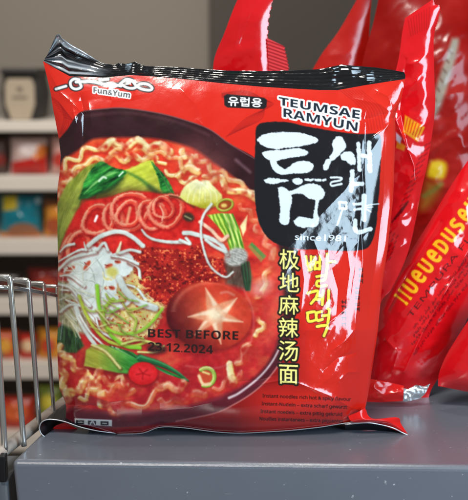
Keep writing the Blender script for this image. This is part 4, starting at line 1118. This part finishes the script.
# crumpled silver seal under the leaning pack
e_pack = [o for o in bpy.data.objects if o.get("label", "").startswith("glossy red pack leaning")][0]
sx, sy = coons([(396, 390), (402, 388), (408, 389.5), (416, 385), (424, 386.5), (430, 384)], [(400, 400.5), (406, 402), (414, 400), (420, 398.5), (425, 394)], [(396, 390), (400, 400.5)], [(430, 384), (425, 394)], 70, 40)
link("silver_seal", grid_mesh("silver_seal", sx, sy, (7 + 3.4 * (1 - 2 * np.abs(fbm(sx / 9, sy / 7, 3, 2)))) * K, 0.036, 0), M_FOIL, e_pack)
sx, sy = coons([(364, 378), (384, 381), (404, 386)], [(366, 402), (384, 402.5), (403, 401)], [(364, 378), (366, 402)], [(404, 386), (403, 401)], 70, 50)
vv = np.linspace(0, 1, 50)[:, None]
link("lower_seal", grid_mesh("lower_seal", sx, sy, (3 + 6 * np.sin(vv * np.pi) + 2.2 * (1 - 2 * np.abs(fbm(sx / 16, sy / 9, 5, 2)))) * K, 0.034, 0), M_REDFILM, e_pack)


def artF(A): var(A, 251, 8)
pouch("noodle_pack", [(474, 312), (560, 312)], [(438, 386), (560, 410)], [(474, 312), (462, 330), (446, 356), (439, 374), (438, 386)], [(560, 312), (560, 410)], 0.03, 24,
      "red pack lying low in the lower right corner beneath the leaning one", artF, nu=120, nv=90, seed=29, base=(206, 16, 24), material=M_FILM, edge=22)

# ================================================================ WIRE DIVIDER at the counter's left end
wd = empty("wire_divider", tuple(zpt(24, 446)), "chrome wire divider of upright rods along the counter's left end", "wire divider")
rail0, rail1 = zpt(-14, 470, .001), zpt(46, 422, .001)
tops = []
for (bx_, by_, tx, ty, r) in ((5, 452, -6, 279, .00125), (24, 446, 10, 280, .00115), (39.5, 428, 28.5, 283, .00105), (54, 415, 44, 286, .00085), (66, 405, 57, 289, .0008)):
    b0 = zpt(bx_, by_, 0.0)
    t0 = P(tx, ty, b0.y)
    n_ = 6
    pts = [b0 + (t0 - b0) * (k / n_) for k in range(n_ + 1)]
    a1 = t0 + Vector((-.0002, 0, .0008)); a2 = t0 + Vector((-.0012, 0, .0013)); a3 = t0 + Vector((-.0066, .0004, .0012))
    tube("rod", [Vector(p) for p in spline([p[:] for p in pts + [a1, a2, a3]], 5)], r, M_CHROME, wd, 10)
    tops.append(t0)
tube("top_rail", [t + Vector((-.0072, .0006, .0012)) for t in tops], .0011, M_CHROME, wd, 10)
tube("top_rail", [t + Vector((0, .0016, -.0035)) for t in tops], .0009, M_CHROME, wd, 10)
d_ = (rail1 - rail0).normalized()
tube("base_rail", [rail0 + Vector((-.004, 0, -.001)), rail0 + (rail1 - rail0) * .5 + Vector((-.004, 0, -.001)), rail1 + Vector((-.004, .0, -.001)), rail1 + d_ * .12 + Vector((-.004, 0, -.001))], .0026, M_RAIL, wd, 14)
# neighbouring grey ledge and the black slot where the divider drops in
lb = empty("side_ledge", tuple(zpt(2, 480, -.01)), "dark grey plastic ledge below the wire divider at lower left", "ledge")
box("ledge_body", FL.x - .06, FL.x - .0022, FL.y + .002, FL.y + .03, -.08, -.0095, M_SLOT, lb, bevel=.001)
box("slot_clip", FL.x - .0050, FL.x - .0024, FL.y + .0005, FL.y + .005, -.0092, .0016, M_BLACKP, lb, bevel=.0006)

# ================================================================ SHELVING FAR BEHIND, AT LEFT
YS = 2.5
m_shelf = mat("shelf_enamel", (214, 206, 196), 0.45, noise_scale=6, noise_amt=.05)
m_back = mat("shelf_back", (120, 106, 96), 0.7, noise_scale=5)
sv = empty("shelving_unit", (P(0, 430, YS).x, YS, -1.02), "white metal shop shelving with five boards, far behind at left", "shelving")
xl, xr = P(-60, 130, YS).x, P(195, 130, YS).x
ROWS = [(120.5, 131.5), (175, 190.5), (238.5, 254), (298, 314), (361.5, 378), (432, 450)]
zr = []
for a, b in ROWS:
    z1, z0 = P(20, a, YS).z, P(20, b, YS).z
    zr.append((z0, z1))
    box("shelf_board", xl, xr, YS + .004, YS + .40, z1 - .03, z1 - .004, m_shelf, sv, bevel=.003)
    box("price_rail", xl, xr, YS - .012, YS, z0, z1, m_shelf, sv, bevel=.004)
box("back_sheet", xl, xr, YS + .40, YS + .42, -1.02, zr[0][1] - .03, m_back, sv)
for x in (xl - .03, xr): box("upright", x, x + .03, YS + .01, YS + .45, -1.02, zr[0][1] + (.02 if x < 0 else 0), m_shelf, sv, bevel=.003)
m_plinth = mat("plinth", (110, 100, 92), .6)
box("plinth", xl, xr, YS + .03, YS + .06, -1.02, zr[-1][0] - .004, m_plinth, sv)


def flat(px0, px1, y=YS):
    return P(px0, 200, y).x, P(px1, 200, y).x


SHG = "goods on the far shelves"
# black and beige eight-sided box
bx0 = empty("gift_box", (P(20, 118, YS + .1).x, YS + .1, zr[0][1]), "beige eight-cornered box with black lid, alone on the top shelf", "box", SHG)
X0, X1 = P(1, 90, YS + .1).x, P(38, 90, YS + .1).x
Zt, Zb = P(20, 68, YS + .1).z, zr[0][1] - .003
hgt = Zt - Zb
ww = X1 - X0
X0, X1, ww = X0 + .1 * ww, X1 - .1 * ww, .8 * ww
oct_ = [(X0 + .18 * ww, Zb), (X1 - .18 * ww, Zb), (X1, Zb + .3 * hgt), (X1, Zb + .66 * hgt), (X1 - .1 * ww, Zb + .8 * hgt), (X0 + .1 * ww, Zb + .8 * hgt), (X0, Zb + .66 * hgt), (X0, Zb + .3 * hgt)]
prism("box_shell", [(X0 - .004, Zb), (X1 + .004, Zb), (X1 + .016, Zb + .5 * hgt), (X1 + .004, Zt - .005), (X0 - .004, Zt - .005), (X0 - .016, Zb + .5 * hgt)], YS + .112, YS + .28, mat("box_black", (26, 23, 22), .5), bx0, .004)
prism("beige_face", oct_, YS + .10, YS + .111, mat("box_card", (168, 154, 134), .7, noise_scale=30), bx0, .002)
box("lid", X0 - .01, X1 + .01, YS + .095, YS + .29, Zb + .86 * hgt, Zt, mat("box_lid", (22, 19, 18), .45), bx0, .005)
m_ink = mat("faint_ink", (110, 98, 86), .7)
box("emblem", X0 + .42 * ww, X0 + .6 * ww, YS + .097, YS + .0995, Zb + .56 * hgt, Zb + .64 * hgt, m_ink, bx0, .001)
box("label_line", X0 + .25 * ww, X0 + .75 * ww, YS + .097, YS + .0995, Zb + .42 * hgt, Zb + .46 * hgt, m_ink, bx0, .001)


def bag(label, px0, px1, py0, py1, colour, patches, y=YS + .06, cat="bag", name="food_bag", wob=.012, group=SHG):
    """a pillow bag standing on a shelf, printed patches on its swollen front"""
    b0, b1 = P(px0, py1, y), P(px1, py0, y)
    t = empty(name, ((b0.x + b1.x) / 2, y, b0.z), label, cat, group)
    nu, nv = 48, 48
    A = Art(px0 - 1, py0 - 1, px1 + 1, py1 + 1, 3, colour)
    var(A, hash(label) % 97, 12)
    for kind, arg, c in patches:
        if kind == 'p': A.poly(arg, c, soft=.6)
        else: A.poly(A.ell(*arg), c, soft=.8)
    zz = zig((px0, py0 + .6), (px1, py0 + .6), 16, .5)
    X, Y = coons(zz, [(px0, py1), (px1, py1)], [(px0, py0), (px0 + 1, (py0 + py1) / 2), (px0, py1)], [(px1, py0), (px1 - 1, (py0 + py1) / 2), (px1, py1)], nu, nv)
    u = np.linspace(0, 1, nu)[None, :]; v_ = np.linspace(0, 1, nv)[:, None]
    prof = (1 - np.exp(-u * 8)) * (1 - np.exp(-(1 - u) * 8)) * (1 - np.exp(-v_ * 8)) * (1 - np.exp(-(1 - v_) * 10))
    H = .03 * prof + .6 * wob * prof * fbm(X / 7, Y / 7, 7, 3)
    link("front_panel", grid_mesh("front_panel", X, Y, H, y, 0, A.sample(X, Y)), M_FILM_SOFT, t)
    link("back_panel", grid_mesh("back_panel", X, Y, -.025 * prof, y, 0, np.ones(X.shape + (4,)) * (*colour, 255), flip=True), M_FILM_SOFT, t)
    return t


bag("white and red bag with orange arc, on the second shelf from the top", 10, 48, 137, 174, (196, 170, 164), [('p', [(12, 162), (34, 158), (46, 146), (47, 174), (12, 174)], (184, 30, 24)), ('e', (40, 152, 9, 6, -.6), (200, 110, 40)), ('e', (28, 150, 9, 6, 0), (222, 206, 204))])
bag("pale pink bag touching the front pack's left edge, on the second shelf", 51, 86, 136, 174, (206, 160, 152), [('e', (62, 160, 9, 8, 0), (190, 60, 50))])
bag("dark brown bag at the photo's left edge, on the second shelf", -30, 8, 138, 174, (70, 50, 46), [('e', (0, 160, 6, 6, 0), (120, 40, 34))])
bag("teal bag with yellow tag and brown dish picture, on the third shelf", 0, 42, 194, 237, (12, 112, 130), [('p', [(3, 196), (17, 195), (17, 209), (3, 211)], (206, 180, 40)), ('e', (23, 233, 16, 10, 0), (150, 96, 66)), ('p', [(0, 231), (12, 234), (42, 233), (42, 238), (0, 238)], (206, 120, 36)), ('e', (38, 201, 3, 3, 0), (170, 190, 200))])
bag("orange bag beside the teal one, on the third shelf", 44, 80, 201, 237, (206, 132, 44), [('e', (54, 226, 8, 8, 0), (170, 80, 40)), ('p', [(44, 201), (60, 201), (60, 206), (44, 207)], (120, 70, 40))])
bag("dark maroon bag on the fourth shelf, behind the rods", 28, 66, 268, 297, (112, 30, 26), [('e', (46, 284, 10, 7, 0), (166, 60, 40))])
bag("low black bag at the left end of the fourth shelf", -12, 24, 272, 297, (44, 36, 34), [('e', (6, 286, 8, 5, 0), (92, 44, 36))])
bag("orange-red bag behind the rods, leftmost on the fifth shelf", -10, 18, 330, 361, (204, 84, 36), [('e', (4, 346, 8, 7, 0), (222, 160, 60)), ('p', [(-10, 352), (2, 352), (2, 361), (-10, 361)], (30, 130, 130))])
bag("red bag with cream patch, middle of the fifth shelf", 19, 37, 333, 361, (190, 44, 30), [('e', (28, 346, 7, 6, 0), (224, 190, 150))])
bag("yellow and orange bag nearest the front pack on the fifth shelf", 38, 66, 328, 361, (214, 142, 40), [('e', (48, 346, 7, 8, 0), (196, 66, 36))])
bag("wide red bag behind the rods on the sixth shelf", -6, 36, 396, 431, (186, 48, 28), [('e', (16, 412, 12, 9, 0), (212, 96, 46))])
bag("green and yellow bag nearest the front pack on the sixth shelf", 38, 62, 385, 431, (128, 146, 56), [('e', (48, 402, 7, 8, 0), (206, 190, 60))])
